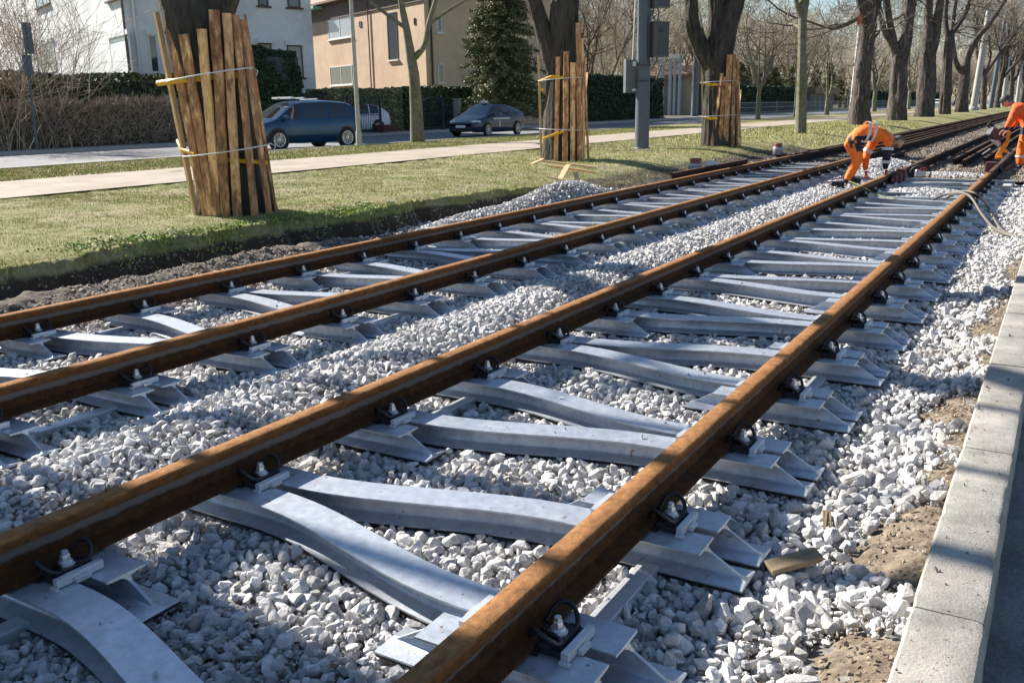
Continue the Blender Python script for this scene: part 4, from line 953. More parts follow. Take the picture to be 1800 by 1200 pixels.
Lw = House('low_building', planehit(1424, -34.5), R(0), 16, 6, 2.6, M['plaster_g'], 'low dark building with a broad straw brown roof, seen between the trunks', 'building')
b = MB(); Lw.rect(b, 'R', -.5, 16.5, 2.5, 3.5, -3, .8); b.build('roof', mat('straw_roof', (.23, .17, .09), .9, var=.2), Lw.root)
for k in range(5): bb_ = MB(); Lw.rect(bb_, 'R', .6+k*3.2, 2.6+k*3.2, .2, 2.2, .002, .05); bb_.build('garage_door', M['dark'], Lw.root)
for i, (px, X, LR, LL, z1, mt, lab) in enumerate(((1290, -48, 22, 10, 7.5, 'plaster_g', 'grey villa half hidden behind small trees, right of the Y forked tree'),
      (1560, -46, 30, 10, 7, 'brownplaster', 'brown far house glimpsed between the thick trunks'), (1640, -50, 60, 12, 9, 'plaster_g', 'far grey block glimpsed low between the far trunks'))):
    Hh = House('far_house', planehit(px, X), R(0), LR, LL, z1, M[mt], lab); Hh.roof('roof', 2)
    for k in range(int(LR/4)):
        for z in (1.5, 4.5):
            b = MB(); Hh.rect(b, 'R', 1.5+k*4, 2.9+k*4, z, z+1.4, .005, .05); o = b.build('window', M['frame'], Hh.root)
            b = MB(); Hh.rect(b, 'R', 1.6+k*4, 2.8+k*4, z+.1, z+1.3, .05, .06); b.build('pane', M['glass'], o)

# ---------------------------------------------------------------- hedges, bushes, conifers
def leafbox(name, a, b_, wd, h, n, mt, s, label, cat='hedge', z0=.15, rough=.12, core=None, round_=0., kind=None, grp=None):
    """hedge from a to b_ (xy) with width wd and height h: a shell of small leaf faces over a dark twiggy core"""
    a = Vector((*a, 0)); b_ = Vector((*b_, 0)); d = b_-a; L = d.length; d.normalize(); nrm = Vector((-d.y, d.x, 0))
    u = rng.random(n)*L; fc = rng.random(n); sh = rng.random(n)
    pf = (2*h)/(2*h+wd); side = fc < pf
    w_ = np.where(side, np.where(sh < .5, -1, 1)*wd/2, rng.uniform(-1, 1, n)*wd/2); z = np.where(side, rng.random(n)*h, h)
    bump = (vnoise(u, z, 1.1, 3)+.6*vnoise(u, z+w_, 3.1, 5)-.8)*rough*2
    dep = rng.exponential(.06, n)
    w_ = w_*(1-round_*(z/h)**4*.5); w_ = np.where(side, w_+np.sign(w_)*(bump-dep), w_); z = np.where(side, z, z+bump-dep)
    P = np.stack([a.x+d.x*u+nrm.x*w_, a.y+d.y*u+nrm.y*w_, z0+z], -1)
    V, Fc = leafquads(P, s*rng.uniform(.6, 1.4, n), .7, 0)
    root = empty(name, (0, 0, 0), label=label, cat=cat, group=grp)
    if kind: root['kind'] = kind
    bigmesh('foliage', V, Fc, 4, mt, root, tint=rng.random(n))
    c = MB(); c.box(((a.x+b_.x)/2, (a.y+b_.y)/2, z0+h*.46), (L-.1, max(.1, wd-.35), h*.92), math.atan2(d.y, d.x)); c.build('branches', core or M['dark'], root)
    return root
def pt(px, X): p = planehit(px, X); return (p.x, p.y)
# bare brown hedge: twigs
def twighedge(name, a, b_, wd, h, n, mt, label, ln=.5, z0=.15):
    a = np.array(a); b_ = np.array(b_); L = np.linalg.norm(b_-a); d = (b_-a)/L; nr = np.array([-d[1], d[0]])
    u = rng.random(n)*L; v = rng.uniform(-.5, .5, n)*wd; z = rng.random(n)**.8*h*(.9+.2*vnoise(u, v, 1.3, 2)); x = a[0]+d[0]*u+nr[0]*v; y = a[1]+d[1]*u+nr[1]*v
    P = np.stack([x, y, z0+z*.9], -1); D = rng.normal(size=(n, 3))*np.array([.5, .5, .45])+np.array([0, 0, .55]); D *= (ln*rng.uniform(.4, 1, n)/np.linalg.norm(D, axis=1))[:, None]
    thin = None
    Q = P+D; X = np.cross(D, rng.normal(size=(n, 3))); X /= np.linalg.norm(X, axis=1)[:, None]; X *= .011
    V = np.stack([P-X, P+X, Q+X*.4, Q-X*.4], 1).reshape(-1, 3)
    root = empty(name, label=label, cat='hedge'); bigmesh('twigs', V, np.arange(4*n), 4, mt, root, tint=rng.random(n))
    c = MB(); c.box(((a[0]+b_[0])/2, (a[1]+b_[1])/2, z0+h*.42), (L, wd*.35, h*.84), math.atan2(d[1], d[0])); c.build('inner_branches', mat('hedge_core', (.06, .045, .03), .95, var=.5, vscale=6), root)
    return root
twighedge('bare_hedge', (-32.6, 2), pt(330, -32.6), .9, 1.8, 60000, M['twighedge'], 'leafless brown hedge along the far pavement at the left', .45)
leafbox('evergreen_hedge', (-34.5, 6), pt(330, -34.5), 1.4, 2.75, 26000, M['hedge'], .13, 'dark evergreen hedge rising behind the leafless brown hedge')
leafbox('thuja_hedge', pt(345, -33.5), pt(512, -33.5), 1.8, 4.05, 60000, M['thuja'], .09, 'tall dark rounded thuja block behind the blue van', round_=.6, rough=.15)
a_, b2_ = pt(556, -33.5), pt(690, -33.5)
leafbox('clipped_hedge', a_, b2_, 1.5, 2.3, 30000, M['hedgesunlit'], .1, 'clipped hedge with sunlight coloured into its pale green leaves, in front of the tan house')
leafbox('dark_hedge', (b2_[0], b2_[1]+.2), pt(856, -33.5), 1.6, 2.45, 30000, M['hedge'], .12, 'dark green clipped hedge behind the metal gate')
leafbox('dark_hedge', pt(1010, -33.5), pt(1152, -33.5), 1.6, 3.6, 30000, M['thuja'], .14, 'dark hedge behind the grey mast, beyond the street')
leafbox('dark_hedge', pt(1240, -36), pt(1408, -36), 1.8, 3.4, 30000, M['thuja'], .2, 'dark garden hedge left of the low building with the straw brown roof')
leafbox('dark_hedge', pt(1492, -36), pt(1660, -36), 1.8, 3.4, 30000, M['thuja'], .3, 'dark garden hedge right of the low building with the straw brown roof')
# twiggy shrubs in front of the white house
def shrub(p, H, n, seed, label, mt='twiglt', sp=.5):
    r = np.random.default_rng(seed); thick = []; thin = []
    for k in range(n): grow(np.array([r.normal()*.3, r.normal()*.3, 0]), np.array([r.normal()*sp, r.normal()*sp, 1.2]), H*r.uniform(.6, 1), .022, 0, 2, r, thick, thin, kids=(7, 5), up=.05, minr=.006, wander=.07)
    root = empty('bare_shrub', p, label=label, cat='shrub', group='leafless shrubs beyond the street'); mesh_twigs('twigs', thin+thick, M[mt], root)
for i, (px, X, H, lab) in enumerate(((8, -31.6, 5.2, 'leafless shrub at the left edge of the picture'), (30, -31.8, 4.6, 'leafless shrub left of the street sign'), (80, -32, 5.2, 'tall leafless shrub just right of the street sign'), (105, -33.4, 6., 'leafless shrub before the small lower window of the white house'))):
    p = planehit(px, X); shrub(p, H, 8, 200+i, lab, 'twighedge', .28)
for i, (px, X, H, lab) in enumerate(((1045, -36, 9, 'tall leafless bush right of the second guarded tree'), (1075, -37, 10, 'tall leafless bush left of the grey mast'), (1100, -35, 8, 'leafless bush directly behind the grey mast'), (1030, -42, 11, 'taller leafless thicket behind the forked guarded tree'))):
    p = planehit(px, X); shrub(p, H, 14, 230+i, lab, 'twiglt', .35)
def conifer(p, H, rad, n, seed, label, name='spruce'):
    r = np.random.default_rng(seed); root = empty(name, p, label=label, cat='conifer')
    MB().tube([(0, 0, 0), (0, 0, H)], [.22, .04], 8).build('trunk', M['barkfar'], root, smooth=60)
    PP = []; SS = []; thin = []
    for k in range(n):
        z = .8+(H-.9)*r.random()**.9; R_ = rad*(1-z/H)**.75*r.uniform(.55, 1.1)+.2; a = r.uniform(0, 6.283); m_ = int(16+R_*26)
        t = r.random(m_)**.6; dz = -.25*R_*t**1.6+.12*R_*t
        q = np.stack([np.cos(a)*R_*t, np.sin(a)*R_*t, z+dz], -1); q += r.normal(size=q.shape)*np.array([.09, .09, .05])*(.5+R_*.5)*(1.2-t)[:, None]
        PP.append(q); thin.append((np.array([[0, 0, z], [math.cos(a)*R_*.5, math.sin(a)*R_*.5, z], [math.cos(a)*R_, math.sin(a)*R_, z-.13*R_]]), np.array([.03, .02, .008])))
    P = np.concatenate(PP); P = np.concatenate([P, P+r.normal(size=P.shape)*.06, P+r.normal(size=P.shape)*.09]); nn = len(P); V, Fc = leafquads(P, r.uniform(.06, .15, nn), .5, .6)
    bigmesh('crown', V, Fc, 4, M['spruce'], root, tint=r.random(nn)); mesh_twigs('branches', thin, M['twigdk'], root)
conifer(planehit(882, -29.5), 12, 3.0, 560, 5, 'large drooping spruce between the tan house and the forked guarded tree')
for i, (px, X, H, lab) in enumerate(((1240, -38, 6, 'small dark conifer close right of the third guarded tree'), (1298, -38, 6.5, 'small dark conifer left of the first small street tree, in front of the grey villa'), (1358, -38.5, 6.5, 'small dark conifer right of the first small street tree'), (1388, -39, 7, 'small dark conifer left of the young straight tree'), (1455, -42, 9, 'dark conifer above the middle of the straw brown roof'), (1500, -41, 8, 'dark conifer hard left of the thick trunk behind the bent worker'), (1262, -41, 8, 'dark conifer just left of the first small street tree'), (1345, -40, 8, 'dark conifer between two small street trees'), (1430, -47, 9, 'dark conifer behind the low brown roof'), (1590, -44, 10, 'dark conifer behind the fork of the tree right of the bent worker'), (1320, -42, 9, 'dark conifer behind the small street tree'), (1375, -44, 10, 'dark conifer left of the low brown roof'), (1475, -44, 9, 'dark conifer right of the low brown roof'), (1540, -44, 10, 'dark conifer between the two thick trunks'))):
    conifer(planehit(px, X), H, 2.6, 200, 60+i, lab)
# far trees beyond the gardens: real bare trees, each placed where it stands
far = empty('__proto__')
bpy.data.objects.remove(far)
rr_ = random.Random(4)
protos = []
def tens(n):
    if n <= 20: return (['first']+ORD[1:])[n-1]
    t = {2: 'twenty', 3: 'thirty', 4: 'forty', 5: 'fifty', 6: 'sixty', 7: 'seventy'}[n//10]
    return t[:-1]+'ieth' if n % 10 == 0 else t+'-'+['first', 'second', 'third', 'fourth', 'fifth', 'sixth', 'seventh', 'eighth', 'ninth'][n % 10-1]
spots = []
for k in range(60):
    px = 1000+(k*800/60)+rr_.uniform(-4, 4); X = rr_.choice([-36, -40, -46, -55, -65]); spots.append((px, X))
for k, (px, X) in enumerate(spots):
    p = planehit(px, X)
    if p.y > 330: p = Vector((p.x*330/p.y, 330, .18))
    H = rr_.uniform(9, 17)
    if k < 6:
        o = bare_tree(p, 13, .2, 300+k, '', fork=.15, nl=5, spread=.5, maxlev=4, kids=(8, 6, 5, 4), bark=M['twig'], twig=M['twiglt'], minr=.012, name='garden_tree'); protos.append(o)
    else:
        o = copy_tree(protos[k % 6]); o.location = p; s = H/13; o.scale = (s, s, s); o.rotation_euler = (0, 0, rr_.uniform(0, 6.28))
    tag(o, 'leafless background tree beyond the street, %s from the left counting from the forked guarded tree' % tens(k+1), 'tree', 'leafless background trees beyond the street')

# far off woodland closing the view: one mass of fine branches
n = 22000; px = 1000+830*rng.random(n)**.6
X = -rng.uniform(68, 90, n); dx_ = np.array([ray(p, 190)[:2] for p in np.linspace(1000, 1830, 400)]); rat = np.interp(px, np.linspace(1000, 1830, 400), dx_[:, 1]/-dx_[:, 0])
Y = np.minimum(-X*rat, rng.uniform(340, 420, n)); X = -Y/rat; far_ = np.hypot(X, Y)
top = (5+4*sstep(1300, 1700, px)+4*vnoise(px, px*0, .02, 5)+3*vnoise(px, px*0, .08, 6))*np.maximum(1, far_/110); z = .2+top*rng.random(n)**.8
P = np.stack([X, Y, z], -1); D = rng.normal(size=(n, 3))*.7+np.array([0, 0, .9]); D *= (rng.uniform(.6, 1.6, n)*far_/110/np.linalg.norm(D, axis=1))[:, None]
S_x = np.cross(D, np.array([fw.x, fw.y, 0])+rng.normal(size=(n, 3))*.2); S_x /= np.linalg.norm(S_x, axis=1)[:, None]; S_x *= (.022*far_/110)[:, None]
bigmesh('far_woodland', np.stack([P-S_x, P+S_x, P+D+S_x*.3, P+D-S_x*.3], 1).reshape(-1, 3), np.arange(4*n), 4, M['twiglt'], tint=rng.random(n), kind='stuff', label='far leafless woodland closing the view behind the street trees', cat='woodland')

# ---------------------------------------------------------------- metal fence, gate, plinth
def fence_run(name, a, b_, h, label, cat='fence', z0=.15, step=.14, arch=0., posts=2):
    a = Vector((*a, z0)); b_ = Vector((*b_, z0)); d = b_-a; L = d.length; rz = math.atan2(d.y, d.x)
    root = empty(name, a, rz, label=label, cat=cat)
    n = int(L/step); m_ = MB()
    for i in range(1, n):
        x = i*step; hh_ = h+arch*math.sin(math.pi*x/L); m_.box((x, 0, hh_/2+.05), (.018, .018, hh_-.1))
    m_.build('bars', M['fence'], root, kind='stuff') if n > 100 else m_.build('bars', M['fence'], root)
    m_ = MB(); m_.bar((0, 0, .2), (L, 0, .2), .03, .04); m_.bar((0, 0, h*.55), (L, 0, h*.55), .03, .04)
    pts = [(L*t, 0, h-.08+arch*math.sin(math.pi*t)) for t in np.linspace(0, 1, 9)]
    for p, q in zip(pts[:-1], pts[1:]): m_.bar(p, q, .03, .045)
    m_.build('rail_bars', M['fence'], root)
    for k in range(posts): MB().box((L*k/max(1, posts-1), 0, (h+.15)/2), (.10, .10, h+.15)).build('post', M['fence'], root, bevel=.01)
    return root
fence_run('metal_fence', pt(612, -31.2), pt(668, -31.2), 1.75, 'dark blue metal fence in front of the white car', arch=.1)
fence_run('metal_gate', pt(742, -31.4), pt(777, -31.4), 1.75, 'left leaf of the dark blue bar gate, beside the young forked tree', 'gate', arch=.18)
fence_run('metal_gate', pt(779, -31.4), pt(803, -31.4), 1.6, 'right leaf of the dark blue bar gate, left of the dark hatchback', 'gate', arch=-.1)
fence_run('metal_fence', pt(826, -31.6), pt(900, -31.6), 1.8, 'dark bar fence behind the dark hatchback')
b = MB(); p, q = pt(664, -31.0), pt(690, -31.0); b.bar((*p, .42), (*q, .42), .62, .35); tag(b.build('plinth', M['maroon'], bevel=.01), 'low dark maroon plinth between the lamp post and the young tree', 'plinth')
b = MB(); p = planehit(804, -31.2); b.box((p.x, p.y, 1.), (.35, .35, 1.7)); b.box((p.x, p.y, 1.9), (.42, .42, .1)); tag(b.build('gate_pillar', M['plaster_g']), 'short grey gate pillar at the right end of the gate', 'pillar')
fence_run('garden_fence', pt(1300, -33), pt(1640, -33), 1.4, 'long pale garden fence behind the small street trees', step=.3, posts=12)
for o_ in [o for o in bpy.data.objects if o.name.startswith('garden_fence')]:
    for c_ in o_.children: c_.data.materials[0] = M['concrete']

# ---------------------------------------------------------------- cars (length along +x local from nose to tail)
def car(name, loc, rz, label, L, paint, st, W_, wx, wr=.33, glass_from=None, extras=None, group=None):
    """st: stations (x, z_sill, z_belt, z_top, half_width_factor, kind) ; kind 'b' body, 'g' side glass from here to the next, 'w' windscreen slope"""
    root = empty(name, loc, rz, label=label, cat='car', group=group)
    secs = []
    for (x, zs, zb, zt, hw, k) in st:
        w = W_/2*hw; cab = zt-zb > .12
        tw = .76 if cab else .93
        up = zt-(.05 if cab else .015)
        pts = [(w*.90, zs), (w*.985, zs+.12), (w, zs+.32), (w*.995, (zs+zb)/2+.12), (w*.97, zb-.03), (w*.955, zb)]
        if cab: pts += [(w*(.955*.45+.55*tw+.012), zb+(up-zb)*.55), (w*tw, up), (w*(tw-.1), zt-.012), (w*.3, zt+.012), (0, zt+.018)]
        else: pts += [(w*.95, zb+(up-zb)*.5), (w*.92, up), (w*.8, zt), (w*.3, zt+.02), (0, zt+.022)]
        secs.append([(x, y_, z) for y_, z in pts]+[(x, -y_, z) for y_, z in pts[-2::-1]])
    n = len(secs[0]); V = [p for s_ in secs for p in s_]
    body = []; glass = []
    for i in range(len(secs)-1):
        k = st[i][5]
        for j in range(n-1):
            f = (i*n+j, i*n+j+1, (i+1)*n+j+1, (i+1)*n+j)
            mj = min(j, n-2-j)
            if k == 'g' and mj in (5, 6): glass.append(f)
            elif k == 'w' and mj in (8, 9): glass.append(f)
            elif k == 'wg' and mj in (5, 6, 8, 9): glass.append(f)
            else: body.append(f)
    body.append(tuple(range(n-1, -1, -1))); body.append(tuple((len(secs)-1)*n+j for j in range(n)))
    b = MB(); b.add(V, [f for f in body]); bo = b.build('body', M[paint], root, smooth=32)
    par = {}
    def fnd(a):
        while par.setdefault(a, a) != a: a = par[a]
        return a
    for f in glass:
        for q in f[1:]: par[fnd(q)] = fnd(f[0])
    grp_ = {}
    for f in glass: grp_.setdefault(fnd(f[0]), []).append(f)
    for fs in grp_.values():
        ids = sorted({i for f in fs for i in f}); mp_ = {a: k for k, a in enumerate(ids)}
        b = MB(); b.add([V[i] for i in ids], [tuple(mp_[i] for i in f) for f in fs]); b.build('window', M['carglass'], root, smooth=32)
    for sy in (1, -1):
        for x in wx:
            arch = MB(); arch.lathe([(wr+.07, -.02), (wr+.07, .006)], (x, sy*W_/2*.985, wr), 28, M=Matrix.Rotation(R(-90*sy), 3, 'X')); arch.build('wheel_arch', M['black'], root, smooth=30)
            wh = empty('wheel', (x, sy*(W_/2-.08), wr)); wh.parent = root; q = Matrix.Rotation(R(-90*sy), 3, 'X')
            t = MB(); t.lathe([(wr*.7, -.02), (wr*.95, -.02), (wr, .02), (wr, .10), (wr*.94, .13), (wr*.72, .13), (wr*.68, .10)], (0, 0, 0), 28, M=q); t.build('tyre', M['tyre'], wh, smooth=35)
            t = MB(); t.lathe([(wr*.70, .10), (wr*.70, .128), (wr*.62, .125), (wr*.60, .09)], n=28, M=q); t.lathe([(.06, .08), (.06, .125), (.03, .13)], n=14, M=q)
            for a in range(10):
                an = a*math.pi/5; t.bar(q @ Vector((.04*math.cos(an), .04*math.sin(an), .11)), q @ Vector((wr*.64*math.cos(an+.1), wr*.64*math.sin(an+.1), .112)), .03, .02)
            t.build('rim', M['alloy'], wh, smooth=30)
    if extras: extras(root, W_)
    return root
def van_extra(root, W_):
    for sy in (1, -1):
        b = MB(); b.box((.22, sy*.66, .80), (.30, .30, .10), sy*.45); b.build('headlight', M['lamp'], root, bevel=.03)
        b = MB(); b.box((1.22, sy*(W_/2+.09), 1.06), (.12, .22, .16)); b.build('mirror', M['vanblue'], root, bevel=.04)
        b = MB(); b.bar((1.95, sy*W_/2*.985, .42), (1.95, sy*W_/2*.958, 1.0), .012, .012); b.bar((3.05, sy*W_/2*.985, .42), (3.05, sy*W_/2*.958, 1.0), .012, .012)
        b.build('door_gap', M['black'], root)
        b = MB(); b.box((2.05, sy*(W_/2*.985), .93), (.18, .03, .03)); b.box((3.15, sy*(W_/2*.985), .93), (.18, .03, .03)); b.build('door_handle', M['vanblue'], root)
        b = MB(); b.box((4.36, sy*.70, 1.0), (.10, .16, .30)); b.build('tail_light', M['redlamp'], root, bevel=.02)
    b = MB(); b.box((2.35, 0, 1.72), (.06, .8, .05)); b.box((2.1, .18, 1.71), (1.0, .1, .05)); b.box((2.8, 0, 1.68), (.04, 1.1, .04))
    b.box((1.75, 0, 1.73), (.10, 1.25, .06)); b.build('roof_bar', M['rope'], root)
sx_van = [(0, .28, .62, .66, .66, 'b'), (.06, .24, .70, .74, .82, 'b'), (.3, .22, .82, .86, .93, 'b'), (.75, .20, .93, .97, .98, 'b'), (.98, .20, .97, 1.04, .99, 'w'), (1.5, .20, .99, 1.40, 1, 'wg'), (1.75, .20, 1.0, 1.53, 1, 'g'), (1.93, .20, 1.0, 1.58, 1, 'b'),
          (2.02, .20, 1.0, 1.60, 1, 'g'), (2.98, .20, 1.01, 1.63, 1, 'b'), (3.08, .20, 1.02, 1.63, 1, 'g'), (3.85, .22, 1.06, 1.58, .99, 'b'), (4.12, .24, 1.08, 1.50, .97, 'w'), (4.40, .28, 1.02, 1.08, .94, 'b'), (4.46, .34, .8, .84, .88, 'b')]
vp = gp(492, 264, .1); ca, sa = math.cos(R(76)), math.sin(R(76))
car('minivan', (vp.x-.93*ca-.92*sa, vp.y-.93*sa+.92*ca, .10), R(76), 'dark blue minivan with pale bars on its roof, driving behind the closest guarded tree', 4.46, 'vanblue', sx_van, 1.84, (.93, 3.72), .335, extras=van_extra)
def hyb_extra(root, W_):
    for sy in (1, -1):
        b = MB(); b.box((.30, sy*.62, .66), (.42, .26, .13), sy*.5); b.build('headlight', M['lamp'], root, bevel=.03)
        b = MB(); b.box((.10, sy*.60, .38), (.06, .14, .10)); b.build('fog_lamp', M['lamp'], root, bevel=.02)
        b = MB(); b.box((1.35, sy*(W_/2+.08), .98), (.12, .2, .13)); b.build('mirror', M['cardark'], root, bevel=.03)
        b = MB(); b.bar((1.95, sy*W_/2*.985, .38), (1.95, sy*W_/2*.958, .92), .012, .012); b.bar((2.95, sy*W_/2*.985, .38), (2.95, sy*W_/2*.958, .92), .012, .012); b.build('door_gap', M['black'], root)
        b = MB(); b.box((2.2, sy*(W_/2*.998), .79), (1.5, .012, .07)); b.box((2.0, sy*(W_/2*1.0), .55), (.09, .012, .26)); b.build('lettering_stripe', M['reflect'], root)
    b = MB(); b.box((.0, 0, .33), (.05, 1.15, .16)); b.build('grille', M['black'], root, bevel=.01)
    b = MB(); b.box((-.01, 0, .47), (.03, .52, .11)); b.build('number_plate', M['white'], root)
    b = MB(); b.box((2.05, 0, 1.55), (.12, .34, .12)); b.build('roof_sign', M['white'], root, bevel=.03)
sx_h = [(0, .26, .50, .54, .62, 'b'), (.06, .2, .60, .64, .80, 'b'), (.35, .18, .70, .76, .93, 'b'), (.85, .17, .82, .90, .98, 'b'), (1.0, .17, .86, .95, .99, 'w'), (1.55, .17, .90, 1.22, 1, 'wg'), (1.85, .17, .91, 1.38, 1, 'g'), (2.0, .17, .92, 1.44, 1, 'b'), (2.06, .17, .92, 1.46, 1, 'g'),
        (2.95, .17, .93, 1.46, 1, 'b'), (3.02, .17, .94, 1.45, 1, 'g'), (3.7, .18, .98, 1.33, .98, 'b'), (3.85, .2, 1.0, 1.28, .97, 'w'), (4.25, .24, 1.0, 1.10, .94, 'b'), (4.43, .3, .96, 1.0, .90, 'b'), (4.46, .36, .75, .8, .86, 'b')]
hp = gp(858, 240, .1)
car('hatchback', (hp.x-.87, hp.y-.95, .10), R(90), 'dark low hatchback with a small white roof sign, right of the young forked tree', 4.46, 'cardark', sx_h, 1.75, (.93, 3.63), .31, extras=hyb_extra)
def wh_extra(root, W_):
    for sy in (1, -1): b = MB(); b.box((4.15, sy*.68, .9), (.16, .2, .2)); b.build('tail_light', M['redlamp'], root, bevel=.02)
    b = MB(); b.box((4.24, 0, .8), (.03, .5, .11)); b.build('number_plate', M['rope'], root)
    b = MB(); b.box((4.18, 0, .35), (.1, 1.3, .2)); b.build('bumper', M['black'], root)
sx_w = [(0, .3, .7, .74, .7, 'b'), (.3, .22, .86, .9, .93, 'b'), (.95, .2, .95, 1.0, 1, 'w'), (1.5, .2, .97, 1.4, 1, 'g'), (1.9, .2, .98, 1.52, 1, 'b'), (1.97, .2, .98, 1.53, 1, 'g'), (2.9, .2, 1.0, 1.53, 1, 'b'), (2.97, .2, 1.0, 1.52, 1, 'g'), (3.5, .2, 1.02, 1.46, .98, 'b'), (3.7, .24, 1.03, 1.42, .97, 'w'), (4.1, .28, 1.0, 1.06, .94, 'b'), (4.2, .34, .8, .85, .9, 'b')]
wp_ = planehit(697, -32.4)
car('white_car', (wp_.x-2.0, wp_.y-4.6, .16), R(68), 'white hatchback parked behind the dark blue fence, its tail toward the young tree', 4.2, 'carwhite', sx_w, 1.75, (.8, 3.4), .32, extras=wh_extra)
fc = planehit(1646, -24); car('far_car', (fc.x, fc.y, .1), R(90), 'tiny pale car far down the street between two trunks', 4.2, 'carwhite', sx_w, 1.75, (.8, 3.4), .32)
fc = planehit(1681, -22); car('far_car', (fc.x, fc.y, .1), R(90), 'tiny dark car far down the street, right of the pale one', 4.2, 'cardark', sx_w, 1.75, (.8, 3.4), .32)

# ---------------------------------------------------------------- old track
XO = {1: -5.72, 2: -4.20, 3: -2.64, 4: -1.13}
oh = rail_profile(.16, .14, .075, 0)
oo = 'worn dark rails of the old track'
for k, (X, y0, lab) in enumerate(((XO[1], 22.65, 'old dark running rail, outermost left, carrying on from the new one'), (XO[2], 23.45, 'old dark running rail, inner one of the left track, behind the bent worker'),
                               (XO[3], 17.25, 'old dark running rail at the left of the far kerbside track'), (XO[4], 18.45, 'old dark running rail at the right of the far kerbside track'))):
    make_rail('old_rail', X, y0, 600, M['rustold'], lab, oo, oh, -.02)
for k, (X, y0, y1, z, lab) in enumerate(((-6.02, 24.5, 600, -.04, 'old guard rail just left of the outermost far rail'), (-5.25, 29., 600, -.05, 'left one of the loose rails lying inside the far left track'), (-4.9, 27., 600, -.05, 'middle loose rail lying inside the far left track'), (-4.55, 26, 600, -.05, 'right loose rail lying inside the far left track'),
                               (-3.75, 21.5, 27, -.07, 'short rusty rail lying between the two tracks behind the bent worker'), (-2.2, 23.5, 600, -.07, 'left loose rail inside the far kerbside track'), (-1.95, 23, 600, -.07, 'second loose rail inside the far kerbside track'), (-1.6, 24, 600, -.07, 'third loose rail inside the far kerbside track'),
                               (-6.25, 16.3, 21, .0, 'short dark rail piece lying left of the leftmost rail near the cans'))):
    make_rail('loose_rail', X, y0, y1, M['rustold'], lab, 'loose rails beside the old track', oh, z)
for k in range(26):
    y = 24.6+k*.75
    if k < 26: b = MB(); b.box((-4.96, y, -.085), (2.4, .22, .1)); tag(b.build('timber_sleeper', mat('old_timber', (.09, .07, .05), .95, var=.3) if k == 0 else bpy.data.materials['old_timber'], bevel=.01), 'buried dark timber sleeper of the old left track, %s' % nth(k), 'railway sleeper', 'old timber sleepers of the left track')

# ---------------------------------------------------------------- small things at the work site
def cyl(name, px, py, zb, wd, h, label, cat, capc=True):
    p = gp(px, py, zb); r_ = wd/F*pj(p)[2]/2; root = empty(name, p, label=label, cat=cat, group='grey cans with red brown caps')
    b = MB(); b.lathe([(r_*.95, 0), (r_, .02), (r_, h*.6), (r_*.9, h*.7)], n=18); b.build('can_body', M['can'], root, smooth=40)
    b = MB(); b.lathe([(r_*.82, h*.7), (r_*.82, h*.95), (r_*.7, h)], n=18); b.build('cap', M['canred'], root, smooth=40)
    b = MB(); b.tube([(r_*math.cos(a), r_*math.sin(a), h*.55) for a in np.linspace(0, 6.28, 20)], .008, 5); b.build('handle_wire', M['rope'], root)
cyl('can', 1222, 304, .0, 23, .30, 'nearer grey can with red brown cap, behind the leftmost rail', 'can')
cyl('can', 1367, 272, .0, 18, .31, 'farther grey can with red brown cap, where new rail meets old', 'can')
p = gp(1247, 303, .0); b = MB(); b.lathe([(.13, 0), (.02, .2)], (0, 0, .02), 12, M=Matrix.Rotation(R(70), 3, 'Y')); tag(b.build('plastic_bag', M['rope'], loc=p+Vector((0, 0, .1))), 'crumpled pale bag beside the nearer can', 'bag')
# concrete slabs / last wide sleepers between the kerbside rails
slabg = 'wide flat concrete sleepers before the old track'
for k, (y, lab) in enumerate(((17.55, 'nearer wide flat concrete sleeper between the cut rail ends'), (18.35, 'farther wide flat concrete sleeper between the cut rail ends'))):
    b = MB(); b.box((-1.87, y, -.075), (2.3, .42, .15)); tag(b.build('concrete_sleeper', M['concrete'], bevel=.012), lab, 'railway sleeper', slabg)
# heap of white stones behind the bent worker and strips on the slabs
def heap(cx, cy, rx, ry, h, n):
    a = rng.uniform(0, 6.283, n); q = np.sqrt(rng.random(n)); x = cx+rx*q*np.cos(a); y = cy+ry*q*np.sin(a); z = -.09+h*(1-q**2)
    return np.stack([x, y, z], -1)
P = np.concatenate([heap(-3.35, 21.2, .75, 1.6, .28, 2600), heap(-2.0, 20.2, 1.0, .45, .08, 1200), heap(-1.87, 15.9, .85, .55, .115, 3000), heap(-3.4, 18.5, .5, 1.6, .08, 1500)])
v, f, t = scatter_rocks('', P, rng.uniform(.035, .07, len(P)), PR_LO, None)
bigmesh('gravel_heap', v, f, 3, M['ballast'], tint=t, kind='stuff', label='pale gravel heaps around the bent worker and the cut rail ends', cat='gravel')
# hoses and tape
def hose(name, pts, r_, mt, label, cat='hose'):
    q = np.array([tuple(p) for p in pts]); t = np.linspace(0, len(q)-1, 60); i = np.minimum(t.astype(int), len(q)-2); u = (t-i)[:, None]
    P0 = q[np.maximum(i-1, 0)]; P1 = q[i]; P2 = q[i+1]; P3 = q[np.minimum(i+2, len(q)-1)]
    S = .5*((2*P1)+(-P0+P2)*u+(2*P0-5*P1+4*P2-P3)*u*u+(-P0+3*P1-3*P2+P3)*u**3)
    b = MB(); b.tube(S, r_, 8); tag(b.build(name, M[mt], smooth=70), label, cat)
hose('hose', [gp(1663, 349, .02), gp(1680, 341, .08), gp(1700, 336, .19), gp(1722, 345, .14), gp(1738, 365, -.04), gp(1746, 382, -.06), gp(1765, 407, -.06), gp(1800, 417, -.06)], .014, 'hose', 'pale grey hose looping over the kerbside rail, upper one')
